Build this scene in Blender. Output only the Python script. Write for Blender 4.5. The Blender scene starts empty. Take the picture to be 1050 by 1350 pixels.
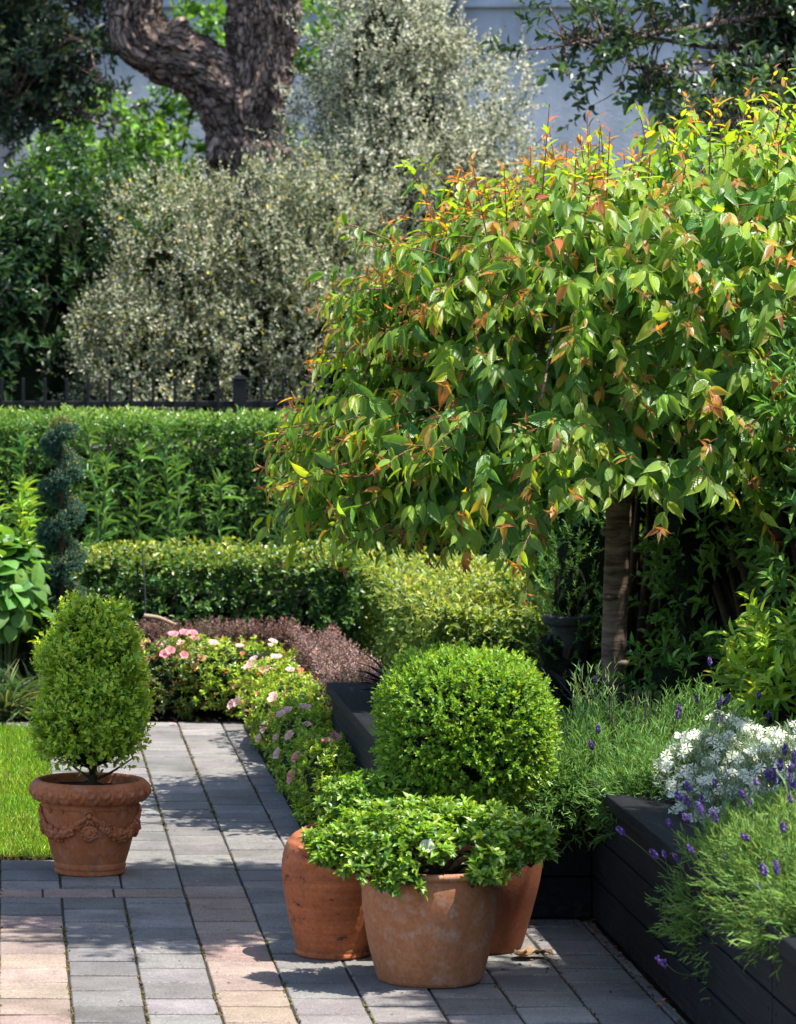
import bpy, math, numpy as np
from mathutils import Vector
R = np.random.default_rng(11)
PI = math.pi
sc = bpy.context.scene
COL = sc.collection

# ------------------------------------------------------------------ camera numbers (metres; camera looks along +Y)
EYE, FPX = 1.88, 4900.0
def at(px, py, D):                       # a point of the garden that is D metres away
    return np.array([(px - 12) * D / FPX, D, EYE - (py - 405) * D / FPX])

# ------------------------------------------------------------------ small maths
def nrm(v):
    v = np.asarray(v, float)
    return v / np.maximum(np.linalg.norm(v, axis=-1, keepdims=True), 1e-9)
def perp(d):
    a = np.where(np.abs(d[:, 2:3]) < .9, np.array([[0, 0, 1.]]), np.array([[1., 0, 0]]))
    u = nrm(np.cross(d, a)); return u, np.cross(d, u)
def _h(i, j, k, s):
    x = (i * 374761393 + j * 668265263 + k * 2147483647 + s * 1274126177) & 0xFFFFFFFF
    x = ((x ^ (x >> 13)) * 1274126177) & 0xFFFFFFFF
    return ((x ^ (x >> 16)) & 0xFFFF) / 65535.0
def vnoise(p, s=0):                      # value noise, -1..1
    p = np.asarray(p, float); f = np.floor(p); i = f.astype(np.int64); t = p - f; t = t * t * (3 - 2 * t)
    r = 0
    for a in (0, 1):
        for b in (0, 1):
            for c in (0, 1):
                w = (t[:, 0] if a else 1 - t[:, 0]) * (t[:, 1] if b else 1 - t[:, 1]) * (t[:, 2] if c else 1 - t[:, 2])
                r = r + w * _h(i[:, 0] + a, i[:, 1] + b, i[:, 2] + c, s)
    return r * 2 - 1
def fbm(p, s=0, o=3):
    r, a = 0, 1.
    for k in range(o):
        r = r + a * vnoise(np.asarray(p) * 2 ** k, s + k); a *= .5
    return r
def rnd(*sh): return R.random(sh)
def nor(*sh): return R.standard_normal(sh)

# ------------------------------------------------------------------ mesh collector
class G:
    def __init__(s): s.v = []; s.c = []; s.f = []; s.m = []; s.u = []; s.n = 0
    def add(s, v, f, col=(.5, .5, .5), mi=0, uv=None):
        v = np.asarray(v, float); f = np.asarray(f, np.int64)
        c = np.asarray(col, float)
        if c.ndim == 1: c = np.tile(c, (len(v), 1))
        s.v.append(v); s.c.append(c); s.f.append(f + s.n); s.m.append(np.full(len(f), mi)); s.n += len(v)
        s.u.append(np.zeros((len(v), 2)) if uv is None else np.asarray(uv, float))
        return s
    def mesh(s, name, mats, smooth=False, off=(0, 0, 0)):
        v = np.concatenate(s.v) - np.asarray(off, float); c = np.concatenate(s.c); u = np.concatenate(s.u)
        me = bpy.data.meshes.new(name)
        idx = np.concatenate([f.ravel() for f in s.f]); tot = np.concatenate([np.full(len(f), f.shape[1]) for f in s.f])
        st = np.concatenate([[0], np.cumsum(tot)[:-1]])
        me.vertices.add(len(v)); me.vertices.foreach_set('co', v.astype(np.float32).ravel())
        me.loops.add(len(idx)); me.loops.foreach_set('vertex_index', idx.astype(np.int32))
        me.polygons.add(len(tot)); me.polygons.foreach_set('loop_start', st.astype(np.int32))
        me.polygons.foreach_set('material_index', np.concatenate(s.m).astype(np.int32))
        me.polygons.foreach_set('use_smooth', np.full(len(tot), smooth))
        a = me.attributes.new('tint', 'FLOAT_COLOR', 'POINT')
        a.data.foreach_set('color', np.concatenate([c, np.ones((len(c), 1))], 1).astype(np.float32).ravel())
        if np.any(u):
            l = me.uv_layers.new(name='UVMap'); l.data.foreach_set('uv', u[idx].astype(np.float32).ravel())
        for m in (mats if isinstance(mats, (list, tuple)) else [mats]): me.materials.append(m)
        me.update(calc_edges=True); me.validate()
        return me
    def build(s, name, mats, root=None, smooth=False, loc=None):
        off = (0, 0, 0)
        if root is not None: off = root.location
        elif loc is not None: off = loc
        o = bpy.data.objects.new(name, s.mesh(name, mats, smooth, off)); COL.objects.link(o)
        if root is not None: o.parent = root
        elif loc is not None: o.location = loc
        return o
def tag(o, label=None, cat=None, group=None, kind=None):
    for k, v in (('label', label), ('category', cat), ('group', group), ('kind', kind)):
        if v: o[k] = v
    return o
def thing(name, loc, label, cat, group=None):
    o = bpy.data.objects.new(name, None); COL.objects.link(o); o.location = loc; o.empty_display_size = .1
    return tag(o, label, cat, group)
def sub(o, par):                          # make o a sub-part of the part par (both built in root space)
    o.parent = par; return o

# ------------------------------------------------------------------ materials
def newmat(name):
    m = bpy.data.materials.new(name); m.use_nodes = True
    nt = m.node_tree; b = nt.nodes['Principled BSDF']
    return m, nt, b, nt.nodes['Material Output']
def N(nt, t, **kw):
    n = nt.nodes.new(t)
    for k, v in kw.items():
        if hasattr(n, k): setattr(n, k, v)
        else: n.inputs[k.replace('_', ' ')].default_value = v
    return n
def mixc(nt, mode, a, b, fac=1.):
    m = nt.nodes.new('ShaderNodeMix'); m.data_type = 'RGBA'; m.blend_type = mode
    L = nt.links
    for s, v in ((6, a), (7, b)):
        if isinstance(v, bpy.types.NodeSocket): L.new(v, m.inputs[s])
        else: m.inputs[s].default_value = (*v, 1)
    if isinstance(fac, bpy.types.NodeSocket): L.new(fac, m.inputs[0])
    else: m.inputs[0].default_value = fac
    return m.outputs[2]
def ramp(nt, src, stops):
    r = nt.nodes.new('ShaderNodeValToRGB'); nt.links.new(src, r.inputs[0])
    while len(r.color_ramp.elements) < len(stops): r.color_ramp.elements.new(.5)
    for e, (p, c) in zip(r.color_ramp.elements, stops):
        e.position = p; e.color = (c, c, c, 1) if not isinstance(c, tuple) else (*c, 1)
    return r.outputs[0]
def tint(nt): return N(nt, 'ShaderNodeAttribute', attribute_name='tint').outputs['Color']
def noise(nt, scale, detail=4, vec=None, rough=.55, dist=0.):
    n = N(nt, 'ShaderNodeTexNoise'); n.inputs['Scale'].default_value = scale; n.inputs['Detail'].default_value = detail
    n.inputs['Roughness'].default_value = rough; n.inputs['Distortion'].default_value = dist
    if vec is not None: nt.links.new(vec, n.inputs['Vector'])
    else:
        g = nt.nodes.new('ShaderNodeTexCoord'); nt.links.new(g.outputs['Object'], n.inputs['Vector'])
    return n.outputs['Fac']
def bump(nt, h, s, d, b):
    n = nt.nodes.new('ShaderNodeBump'); n.inputs['Strength'].default_value = s; n.inputs['Distance'].default_value = d
    nt.links.new(h, n.inputs['Height']); nt.links.new(n.outputs[0], b.inputs['Normal']); return n
def leafmat(name, rough=.45, tr=.42, trc=(1.25, 1.2, .45), spec=.5, veins=False):
    m, nt, b, out = newmat(name); L = nt.links
    c = tint(nt)
    if veins:
        uv = N(nt, 'ShaderNodeTexCoord').outputs['UV']
        sp = N(nt, 'ShaderNodeSeparateXYZ'); L.new(uv, sp.inputs[0])
        def mth(op, a, bb=None):
            k = N(nt, 'ShaderNodeMath', operation=op)
            for i, v in enumerate((a, bb)):
                if v is None: continue
                if isinstance(v, (int, float)): k.inputs[i].default_value = v
                else: L.new(v, k.inputs[i])
            return k.outputs[0]
        ax = mth('ABSOLUTE', mth('SUBTRACT', sp.outputs[0], .5))
        ph = mth('SUBTRACT', mth('MULTIPLY', sp.outputs[1], 11.), mth('MULTIPLY', ax, 9.))
        tri = mth('ABSOLUTE', mth('SUBTRACT', mth('FRACT', ph), .5))
        vein = mth('MAXIMUM', mth('MULTIPLY', mth('GREATER_THAN', .035, ax), .9), mth('MULTIPLY', mth('SUBTRACT', tri, .3), 3.6))
        vein = N(nt, 'ShaderNodeClamp').outputs[0] if False else mth('MAXIMUM', vein, 0.)
        c = mixc(nt, 'MIX', c, mixc(nt, 'ADD', c, (.1, .12, .04), 1.), vein)
        bump(nt, mth('MULTIPLY', tri, -1.), .6, .005, b)
    L.new(c, b.inputs['Base Color'])
    b.inputs['Roughness'].default_value = rough; b.inputs['Specular IOR Level'].default_value = spec
    t = N(nt, 'ShaderNodeBsdfTranslucent'); L.new(mixc(nt, 'MULTIPLY', c, trc), t.inputs[0])
    mx = N(nt, 'ShaderNodeMixShader'); mx.inputs[0].default_value = tr
    L.new(b.outputs[0], mx.inputs[1]); L.new(t.outputs[0], mx.inputs[2]); L.new(mx.outputs[0], out.inputs[0])
    return m
def plainmat(name, col, rough=.8, spec=.3, nscale=None, namp=.3, bscale=None, bs=.3, bd=.01):
    m, nt, b, out = newmat(name)
    b.inputs['Base Color'].default_value = (*col, 1); b.inputs['Roughness'].default_value = rough
    b.inputs['Specular IOR Level'].default_value = spec
    if nscale:
        f = ramp(nt, noise(nt, nscale, 6), [(.3, 1 - namp), (.7, 1 + namp)])
        nt.links.new(mixc(nt, 'MULTIPLY', col, f), b.inputs['Base Color'])
    if bscale: bump(nt, noise(nt, bscale, 6), bs, bd, b)
    return m
def barkmat(name, c0, c1, sx=26, sz=5, bs=.8, bd=.02, rough=.9, plates=0):
    m, nt, b, out = newmat(name); L = nt.links
    a = N(nt, 'ShaderNodeAttribute', attribute_name='barkco').outputs['Vector']
    mp = N(nt, 'ShaderNodeMapping'); L.new(a, mp.inputs[0]); mp.inputs['Scale'].default_value = (sx, sx, sz)
    f = noise(nt, 1., 8, mp.outputs[0], .62, .6)
    g = noise(nt, 3.1, 4)
    r = ramp(nt, f, [(.33, c0), (.62, c1)])
    if plates:
        mv = N(nt, 'ShaderNodeMapping'); L.new(a, mv.inputs[0]); mv.inputs['Scale'].default_value = (plates, plates, plates * .3)
        wn = N(nt, 'ShaderNodeTexNoise'); L.new(mv.outputs[0], wn.inputs['Vector']); wn.inputs['Scale'].default_value = 1.3; wn.inputs['Detail'].default_value = 5
        av = N(nt, 'ShaderNodeVectorMath', operation='MULTIPLY_ADD'); L.new(wn.outputs['Color'], av.inputs[0]); av.inputs[1].default_value = (.9, .9, .9); L.new(mv.outputs[0], av.inputs[2])
        vo = N(nt, 'ShaderNodeTexVoronoi', feature='DISTANCE_TO_EDGE'); L.new(av.outputs[0], vo.inputs['Vector']); vo.inputs['Scale'].default_value = 1.
        vc = N(nt, 'ShaderNodeTexVoronoi', feature='F1'); L.new(av.outputs[0], vc.inputs['Vector']); vc.inputs['Scale'].default_value = 1.
        sepc = N(nt, 'ShaderNodeSeparateColor'); L.new(vc.outputs['Color'], sepc.inputs[0])
        r = mixc(nt, 'MULTIPLY', r, ramp(nt, sepc.outputs[0], [(0., .6), (1., 1.5)]))
        crack = ramp(nt, vo.outputs['Distance'], [(.0, .12), (.1, 1.)])
        r = mixc(nt, 'MULTIPLY', r, crack)
        r = mixc(nt, 'MIX', r, (.36, .36, .31), ramp(nt, noise(nt, 7, 6, rough=.7), [(.6, 0.), (.72, .55)]))
        hm = N(nt, 'ShaderNodeMath', operation='MULTIPLY'); L.new(f, hm.inputs[0]); L.new(crack, hm.inputs[1]); f = hm.outputs[0]
    L.new(mixc(nt, 'MULTIPLY', r, ramp(nt, g, [(.3, .65), (.7, 1.25)])), b.inputs['Base Color'])
    b.inputs['Roughness'].default_value = rough; b.inputs['Specular IOR Level'].default_value = .2
    bump(nt, f, bs, bd, b); return m

M = {}
M['leaf'] = leafmat('leaf_satin')
M['gloss'] = leafmat('leaf_glossy', rough=.34, tr=.36, spec=.5)
M['dull'] = leafmat('leaf_dull', rough=.6, tr=.35, trc=(1.1, 1.1, .7), spec=.3)
M['silver'] = leafmat('leaf_silver', rough=.6, tr=.3, trc=(1.05, 1.05, .9), spec=.3)
M['cherry'] = leafmat('leaf_cherry', rough=.36, tr=.48, trc=(1.4, 1.3, .35), spec=.7, veins=True)
M['grass'] = leafmat('grass_blade', rough=.5, tr=.4, trc=(1.2, 1.2, .4))
M['petal'] = leafmat('petal', rough=.55, tr=.3, trc=(1, 1, 1), spec=.2)
M['twig'] = plainmat('twig_brown', (.05, .035, .022), .9, .2, 40, .4)
M['inner'] = plainmat('shade_core', (.014, .022, .009), .95, .1, 60, .6, 50, 1., .03)  # solid dark core: blocks light through foliage, its colour stands for inner shade
M['soil'] = plainmat('soil', (.028, .02, .014), .95, .15, 30, .5, 60, .9, .02)
M['black_metal'] = plainmat('black_metal', (.008, .0085, .01), .5, .3)
M['render_wall'] = None

# ------------------------------------------------------------------ leaf templates: x across, y along, z up
def T_diamond():
    return (np.array([[0, 0, 0], [-.5, .45, .1], [0, 1, -.08], [.5, .45, .1]]), np.array([[0, 3, 2], [0, 2, 1]]))
def T_leaf(rows=((.3, .46), (.66, .4)), fold=.13, droop=.22):
    v = [[0, 0, 0]]; f = []
    for y, w in rows:
        z = -droop * y * y
        v += [[-w, y, z + fold], [0, y + .03, z], [w, y, z + fold]]
    v += [[0, 1, -droop]]; n = len(rows)
    f += [[0, 2, 1], [0, 3, 2]]
    for k in range(n - 1):
        a = 1 + 3 * k; b = a + 3
        for p, q in ((0, 1), (1, 2)):
            f += [[a + p, a + q, b + q], [a + p, b + q, b + p]]
    a = 1 + 3 * (n - 1); e = len(v) - 1
    f += [[a, a + 1, e], [a + 1, a + 2, e]]
    return np.array(v, float), np.array(f)
TD = T_diamond(); TL = T_leaf(); TLance = T_leaf(((.2, .4), (.5, .5), (.8, .28)), .1, .3)
TCherry = T_leaf(((.06, .16), (.2, .42), (.36, .5), (.52, .46), (.66, .33), (.78, .18), (.88, .075)), .075, .34)
TRound = T_leaf(((.12, .36), (.35, .52), (.6, .5), (.82, .32)), .07, .3)
TBlade = T_leaf(((.02, .45), (.35, .5), (.7, .32)), .05, .5)
TNeedle = T_leaf(((.1, .45), (.6, .45)), .05, .15)

def place(g, P, A, Nn, L, W, tpl, col, mi=0, uv=False):
    tv, tf = tpl; n = len(P)
    A = nrm(A); S = nrm(np.cross(A, Nn)); Z = np.cross(S, A)
    L = np.broadcast_to(L, (n,))[:, None, None]; W = np.broadcast_to(W, (n,))[:, None, None]
    v = P[:, None] + A[:, None] * (tv[None, :, 1:2] * L) + S[:, None] * (tv[None, :, 0:1] * W) + Z[:, None] * (tv[None, :, 2:3] * L)
    k = len(tv)
    f = (tf[None] + (np.arange(n) * k)[:, None, None]).reshape(-1, 3)
    c = np.broadcast_to(np.asarray(col), (n, 3))
    u = np.tile(np.stack([tv[:, 0] + .5, tv[:, 1]], 1), (n, 1)) if uv else None
    g.add(v.reshape(-1, 3), f, np.repeat(c, k, 0), mi, u)
def cvar(n, c, dv=.22, dh=.12):
    c = np.asarray(c, float)
    if c.ndim == 1: c = np.tile(c, (n, 1))
    b = np.exp(nor(n) * dv)[:, None]; h = nor(n)[:, None] * dh
    return np.clip(c * b * np.concatenate([1 + h, np.ones((n, 1)), 1 - h], 1), .002, .95)
def lerp(a, b, t): return a + (b - a) * t
GAIN = 1.45
def sprigs(g, base, dr, tl, k, L, W, tpl, colf, spread=(1.25, .5), jit=.18, size=(1, .75), droop=0., up=0., hang=0., mi=0, uv=False, t0=0.):
    n = len(base); i = np.repeat(np.arange(n), k); j = np.tile(np.arange(k), n)
    t = t0 + (1 - t0) * (j + rnd(n * k)) / k
    tl = np.broadcast_to(tl, (n,))
    U, V = perp(dr)
    ph = j * 2.399 + (rnd(n) * 6.28)[i]
    d = dr[i]
    pos = base[i] + d * (tl[i] * t)[:, None]; pos[:, 2] -= droop * (t ** 2) * tl[i]
    rad = np.cos(ph)[:, None] * U[i] + np.sin(ph)[:, None] * V[i]
    sp = lerp(spread[0], spread[1], t) + nor(n * k) * .15
    A = d * np.cos(sp)[:, None] + rad * np.sin(sp)[:, None] + nor(n * k, 3) * jit
    A[:, 2] += up - hang
    A = nrm(A)
    Nn = d - A * np.sum(d * A, 1, keepdims=True) + nor(n * k, 3) * .25 + np.array([0, 0, .25])
    s = lerp(size[0], size[1], t) * np.exp(nor(n * k) * .18)
    place(g, pos, A, Nn, L * s, W * s, tpl, np.clip(colf(i, t) * GAIN, 0, .8), mi, uv)
    return pos

# ------------------------------------------------------------------ shapes that foliage fills
def on_ell(n, c, r, e=2., zlo=-1., lump=0., ls=3., seed=0):
    d = nrm(nor(int(n * 2.2) + 8, 3)); d = d[d[:, 2] > zlo][:n]
    s = (np.abs(d) ** e).sum(1) ** (-1 / e)
    p = d * s[:, None] * np.asarray(r); m = nrm(np.sign(d) * np.abs(d) ** (e - 1) / np.asarray(r))
    p = p + m * (fbm((p + np.asarray(c)) * ls, seed)[:, None] * lump)
    return p + np.asarray(c), m
def on_box(n, lo, hi, rd=.06, lump=.02, ls=4., seed=0, faces='tfblr'):
    lo = np.asarray(lo, float); hi = np.asarray(hi, float); s = hi - lo
    ar = {'t': s[0] * s[1], 'f': s[0] * s[2], 'b': s[0] * s[2], 'l': s[1] * s[2], 'r': s[1] * s[2]}
    w = np.array([ar[q] for q in faces]); pick = R.choice(len(faces), n, p=w / w.sum())
    u = rnd(n, 3); m = np.zeros((n, 3))
    for q, ch in enumerate(faces):
        k = pick == q
        ax, sd = {'t': (2, 1), 'f': (1, 0), 'b': (1, 1), 'l': (0, 0), 'r': (0, 1)}[ch]
        u[k, ax] = sd; m[k, ax] = 1 if sd else -1
    p = lo + u * s
    c = np.clip(p, lo + rd, np.maximum(hi - rd, lo + rd)); c[:, 2] = np.minimum(p[:, 2], hi[2] - rd)
    dv = p - c; ln = np.linalg.norm(dv, axis=1, keepdims=True)
    q = np.where(ln > 1e-6, c + dv / np.maximum(ln, 1e-6) * rd, p); m = nrm(np.where(ln > 1e-6, dv, m))
    return q + m * (fbm(q * ls, seed)[:, None] * lump), m
def on_prof(n, c, prof, lump=.02, ls=5., seed=0):
    z = np.array([q[1] for q in prof]); r = np.array([q[0] for q in prof])
    zz = np.linspace(z[0], z[-1], 200); rr = np.interp(zz, z, r); cdf = np.cumsum(rr + .02); cdf /= cdf[-1]
    h = np.interp(rnd(n), cdf, zz); q = np.interp(h, z, r); th = rnd(n) * 2 * PI
    sl = -(np.interp(h + .01, z, r) - np.interp(h - .01, z, r)) / .02
    m = nrm(np.stack([np.cos(th), np.sin(th), sl], 1))
    p = np.stack([q * np.cos(th), q * np.sin(th), h], 1)
    return p + m * (fbm((p + c) * ls, seed)[:, None] * lump) + np.asarray(c), m
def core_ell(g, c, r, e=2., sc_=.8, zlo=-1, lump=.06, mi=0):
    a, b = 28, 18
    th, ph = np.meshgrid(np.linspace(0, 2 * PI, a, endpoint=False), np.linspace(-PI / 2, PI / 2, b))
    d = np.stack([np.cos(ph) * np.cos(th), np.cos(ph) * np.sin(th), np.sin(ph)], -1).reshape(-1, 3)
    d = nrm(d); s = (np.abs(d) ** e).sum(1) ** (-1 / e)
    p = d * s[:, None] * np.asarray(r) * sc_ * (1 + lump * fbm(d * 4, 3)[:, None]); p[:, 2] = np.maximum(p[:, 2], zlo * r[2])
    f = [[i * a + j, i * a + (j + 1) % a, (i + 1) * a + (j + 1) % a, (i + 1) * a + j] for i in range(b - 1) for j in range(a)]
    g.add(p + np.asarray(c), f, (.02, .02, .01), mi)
def twigdir(m, out=.8, up=.5, jit=.45):
    return nrm(m * out + np.array([0, 0, up]) + nor(len(m), 3) * jit)
def box(g, lo, hi, col=(.5, .5, .5), mi=0, bev=0.):
    lo = np.asarray(lo, float); hi = np.asarray(hi, float)
    if bev <= 0:
        v = np.array([[x, y, z] for z in (lo[2], hi[2]) for y in (lo[1], hi[1]) for x in (lo[0], hi[0])])
        g.add(v, [[0, 2, 3, 1], [4, 5, 7, 6], [0, 1, 5, 4], [2, 6, 7, 3], [0, 4, 6, 2], [1, 3, 7, 5]], col, mi); return
    import bmesh
    bm = bmesh.new(); bmesh.ops.create_cube(bm, size=1)
    for v in bm.verts: v.co = Vector(lo + (np.array(v.co) + .5) * (hi - lo))
    bmesh.ops.bevel(bm, geom=list(bm.edges), offset=bev, segments=2, affect='EDGES', profile=.5)
    bm.verts.ensure_lookup_table(); v = np.array([q.co[:] for q in bm.verts])
    t = [[q.index for q in f.verts] for f in bm.faces]
    b0 = g.n
    first = True
    for k in sorted({len(q) for q in t}):
        fs = np.array([q for q in t if len(q) == k])
        if first: g.add(v, fs, col, mi); first = False
        else:
            g.f.append(fs + b0); g.m.append(np.full(len(fs), mi))
    bm.free()
def lathe(g, prof, c=(0, 0, 0), seg=96, col=(.5, .5, .5), mi=0, fn=None):
    pr = np.asarray(prof, float); n = len(pr); th = np.linspace(0, 2 * PI, seg, endpoint=False)
    r = np.repeat(pr[:, 0], seg); z = np.repeat(pr[:, 1], seg); t = np.tile(th, n)
    if fn is not None: r, z = fn(r, z, t)
    v = np.stack([r * np.cos(t), r * np.sin(t), z], 1) + np.asarray(c)
    i, j = np.meshgrid(np.arange(n - 1), np.arange(seg), indexing='ij'); i = i.ravel(); j = j.ravel(); k = (j + 1) % seg
    g.add(v, np.stack([i * seg + j, i * seg + k, (i + 1) * seg + k, (i + 1) * seg + j], 1), col, mi)
def dense(prof, step=.004):
    pr = np.asarray(prof, float); o = [pr[0]]
    for a, b in zip(pr[:-1], pr[1:]):
        m = max(1, int(np.linalg.norm(b - a) / step))
        o += [a + (b - a) * k / m for k in range(1, m + 1)]
    return np.array(o)
def smoothprof(prof, n=60):
    P = np.asarray(prof, float); return crom(P, n)
def crom(P, n):
    P = np.asarray(P, float); Q = np.vstack([2 * P[0] - P[1], P, 2 * P[-1] - P[-2]]); m = len(P) - 1
    u = np.linspace(0, m - 1e-6, n); k = u.astype(int); t = (u - k)[:, None]
    a, b, c, d = Q[k], Q[k + 1], Q[k + 2], Q[k + 3]
    return .5 * (2 * b + (c - a) * t + (2 * a - 5 * b + 4 * c - d) * t ** 2 + (3 * b - a - 3 * c + d) * t ** 3)
def tube(g, pts, rad, n=24, seg=10, col=(.1, .07, .05), mi=0, rough=0., cap=True, rs=6., seed=0):
    q = crom(np.column_stack([pts, rad]), n); P = q[:, :3]; r = np.maximum(q[:, 3], .0004)
    T = nrm(np.gradient(P, axis=0)); u = perp(T[:1])[0][0]; fr = []
    for k in range(n):
        u = nrm(u - T[k] * np.dot(u, T[k])); fr.append((u, np.cross(T[k], u)))
    th = np.linspace(0, 2 * PI, seg, endpoint=False)
    U = np.array([f[0] for f in fr]); V = np.array([f[1] for f in fr])
    d = np.cos(th)[None, :, None] * U[:, None] + np.sin(th)[None, :, None] * V[:, None]
    rr = np.repeat(r[:, None], seg, 1)
    v = P[:, None] + d * rr[..., None]
    if rough:
        v = v + d * (rr * rough * fbm(v.reshape(-1, 3) * rs, seed).reshape(n, seg))[..., None]
    i, j = np.meshgrid(np.arange(n - 1), np.arange(seg), indexing='ij'); i = i.ravel(); j = j.ravel(); k = (j + 1) % seg
    g.add(v.reshape(-1, 3), np.stack([i * seg + j, i * seg + k, (i + 1) * seg + k, (i + 1) * seg + j], 1), col, mi)
    if cap:
        for e, o in ((0, -1), (n - 1, 1)):
            g.add(np.vstack([v[e], P[e] + T[e] * r[e] * .4 * o]), [[a, (a + 1) % seg, seg] if o > 0 else [(a + 1) % seg, a, seg] for a in range(seg)], col, mi)
    return P
def barkco(o, k=1.):                     # a lengthwise coordinate for bark on tubes: the object's own, flattened along z
    me = o.data; n = len(me.vertices); co = np.empty(n * 3, np.float32); me.vertices.foreach_get('co', co)
    a = me.attributes.new('barkco', 'FLOAT_VECTOR', 'POINT'); a.data.foreach_set('vector', (co * k).astype(np.float32))
    return o
def blob(g, c, r, col, mi=0, seg=8, rot=None):
    a, b = seg, max(4, seg // 2 + 1)
    th, ph = np.meshgrid(np.linspace(0, 2 * PI, a, endpoint=False), np.linspace(-PI / 2, PI / 2, b))
    d = np.stack([np.cos(ph) * np.cos(th), np.cos(ph) * np.sin(th), np.sin(ph)], -1).reshape(-1, 3) * np.asarray(r)
    f = [[i * a + j, i * a + (j + 1) % a, (i + 1) * a + (j + 1) % a, (i + 1) * a + j] for i in range(b - 1) for j in range(a)]
    if rot is not None: d = d @ np.asarray(rot).T
    g.add(d + np.asarray(c), f, col, mi)
def copyof(o, loc, quat, s, par, name=None):
    c = o.copy(); COL.objects.link(c); c.parent = par; c.location = loc; c.rotation_mode = 'QUATERNION'; c.rotation_quaternion = quat; c.scale = (s, s, s)
    return c
def quat_z(d, spin=0.):
    from mathutils import Quaternion
    return Vector(d).to_track_quat('Z', 'Y') @ Quaternion((0, 0, 1), spin)

# ================================================================== ground, paving, lawn
def groundmat():
    m, nt, b, out = newmat('bare_earth')
    c = ramp(nt, noise(nt, 7, 6), [(.3, (.02, .014, .009)), (.7, (.05, .036, .024))])
    nt.links.new(c, b.inputs['Base Color']); b.inputs['Roughness'].default_value = .95
    bump(nt, noise(nt, 60, 6), 1., .02, b); return m
g = G(); g.add([[-150, -20, -.05], [150, -20, -.05], [150, 250, -.05], [-150, 250, -.05]], [[0, 1, 2, 3]])
tag(g.build('ground', groundmat()), kind='structure')

def pavermat():
    m, nt, b, out = newmat('concrete_paver'); L = nt.links
    c = tint(nt)
    sp = ramp(nt, noise(nt, 150, 5, rough=.8), [(.32, .45), (.5, 1.), (.7, 1.7)])
    st = ramp(nt, noise(nt, 5, 5), [(.3, .72), (.7, 1.2)])
    sm = ramp(nt, noise(nt, 38, 5), [(.3, .86), (.7, 1.1)])
    c = mixc(nt, 'MULTIPLY', mixc(nt, 'MULTIPLY', mixc(nt, 'MULTIPLY', c, sp), st), sm)
    c = mixc(nt, 'MIX', c, (.035, .03, .025), ramp(nt, noise(nt, 2.2, 8, rough=.72), [(.54, 0.), (.72, .6)]))
    c = mixc(nt, 'MIX', c, (.34, .33, .3), ramp(nt, noise(nt, 55, 6, rough=.75), [(.66, 0.), (.74, .55)]))
    moss = ramp(nt, noise(nt, 9, 7, rough=.7), [(.6, 0.), (.72, .55)])
    c = mixc(nt, 'MIX', c, (.07, .075, .03), moss)
    L.new(c, b.inputs['Base Color']); b.inputs['Roughness'].default_value = .82; b.inputs['Specular IOR Level'].default_value = .35
    bump(nt, noise(nt, 240, 4, rough=.7), .5, .004, b); return m
def jointmat():
    m, nt, b, out = newmat('mossy_joint')
    c = ramp(nt, noise(nt, 22, 6, rough=.7), [(.32, (.02, .016, .012)), (.58, (.035, .028, .016)), (.7, (.06, .07, .015))])
    nt.links.new(c, b.inputs['Base Color']); b.inputs['Roughness'].default_value = .95
    bump(nt, noise(nt, 180, 5), 1., .01, b); return m
X0, PW, PL = .168, .198, .2305
STRIP = (11.845, 12.02)
BEDL, BEDR, BEDF, BEDB, BEDH = 1.24, 1.79, 11.40, 14.25, .44
P = []                                    # x0, x1, y0, y1, tint
GREY = np.array([.166, .156, .148]); TERR = np.array([.25, .188, .155])
def gcol(): return GREY * np.exp(nor() * .12) * (1 + nor(3) * .015)
def tcol(): return TERR * np.exp(nor() * .08) * (1 + nor(3) * np.array([.01, .03, .04]))
for k in range(-12, 9):
    a = X0 + k * PW; b = a + PW
    if a > BEDR: break
    b = min(b, BEDR - .004)
    spans = [(7.4, 16.85)] if k >= 2 else [(7.4, STRIP[0]), (STRIP[1], 16.85)]
    for lo, hi in spans:
        y = 7.0 + (k % 2) * PL / 2
        while y < hi:
            p, q = max(y, lo), min(y + PL, hi); y += PL
            if q - p < .04: continue
            m = (p + q) / 2; cx = (a + b) / 2
            if cx < X0 and 12.66 < m < 16.52: continue             # lawn
            B_ = b
            if m > 13.1 and b > 1.05:                              # azalea strip
                if a > 1.04: continue
                B_ = 1.06
            if cx > BEDL - .05 and m > BEDF: continue              # raised bed
            t = (k == 2 and m < STRIP[1]) or (k == -1 and m < 11.56) or (k == -4 and m < 11.56)
            P.append((a, B_, p, q, tcol() if t else gcol()))
x = .564
while x > -2.2:
    P.append((x - .228, x, *STRIP, tcol())); x -= .228
g = G(); n = len(P)
bx = np.array([q[:4] for q in P]); tc = np.array([q[4] for q in P])
gx, gy = .0036, .0098
x0, x1, y0, y1 = bx[:, 0] + gx, bx[:, 1] - gx, bx[:, 2] + gy, bx[:, 3] - gy
x0 += nor(n) * .0008; x1 += nor(n) * .0008
ch, dp = .003, .003
vs = []
zt = np.abs(nor(n)) * .0012; tx = nor(n) * .006; ty = nor(n) * .004
for (ix, z) in ((ch, 0), (0, -dp), (0, -.05)):
    for sx, sy in ((0, 0), (1, 0), (1, 1), (0, 1)):
        X = np.where(sx, x1 - ix, x0 + ix); Y = np.where(sy, y1 - ix * 1.6, y0 + ix * 1.6)
        vs.append(np.stack([X, Y, zt + z + tx * (X - (x0 + x1) / 2) + ty * (Y - (y0 + y1) / 2)], 1))
v = np.stack(vs, 1).reshape(-1, 3)
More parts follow.
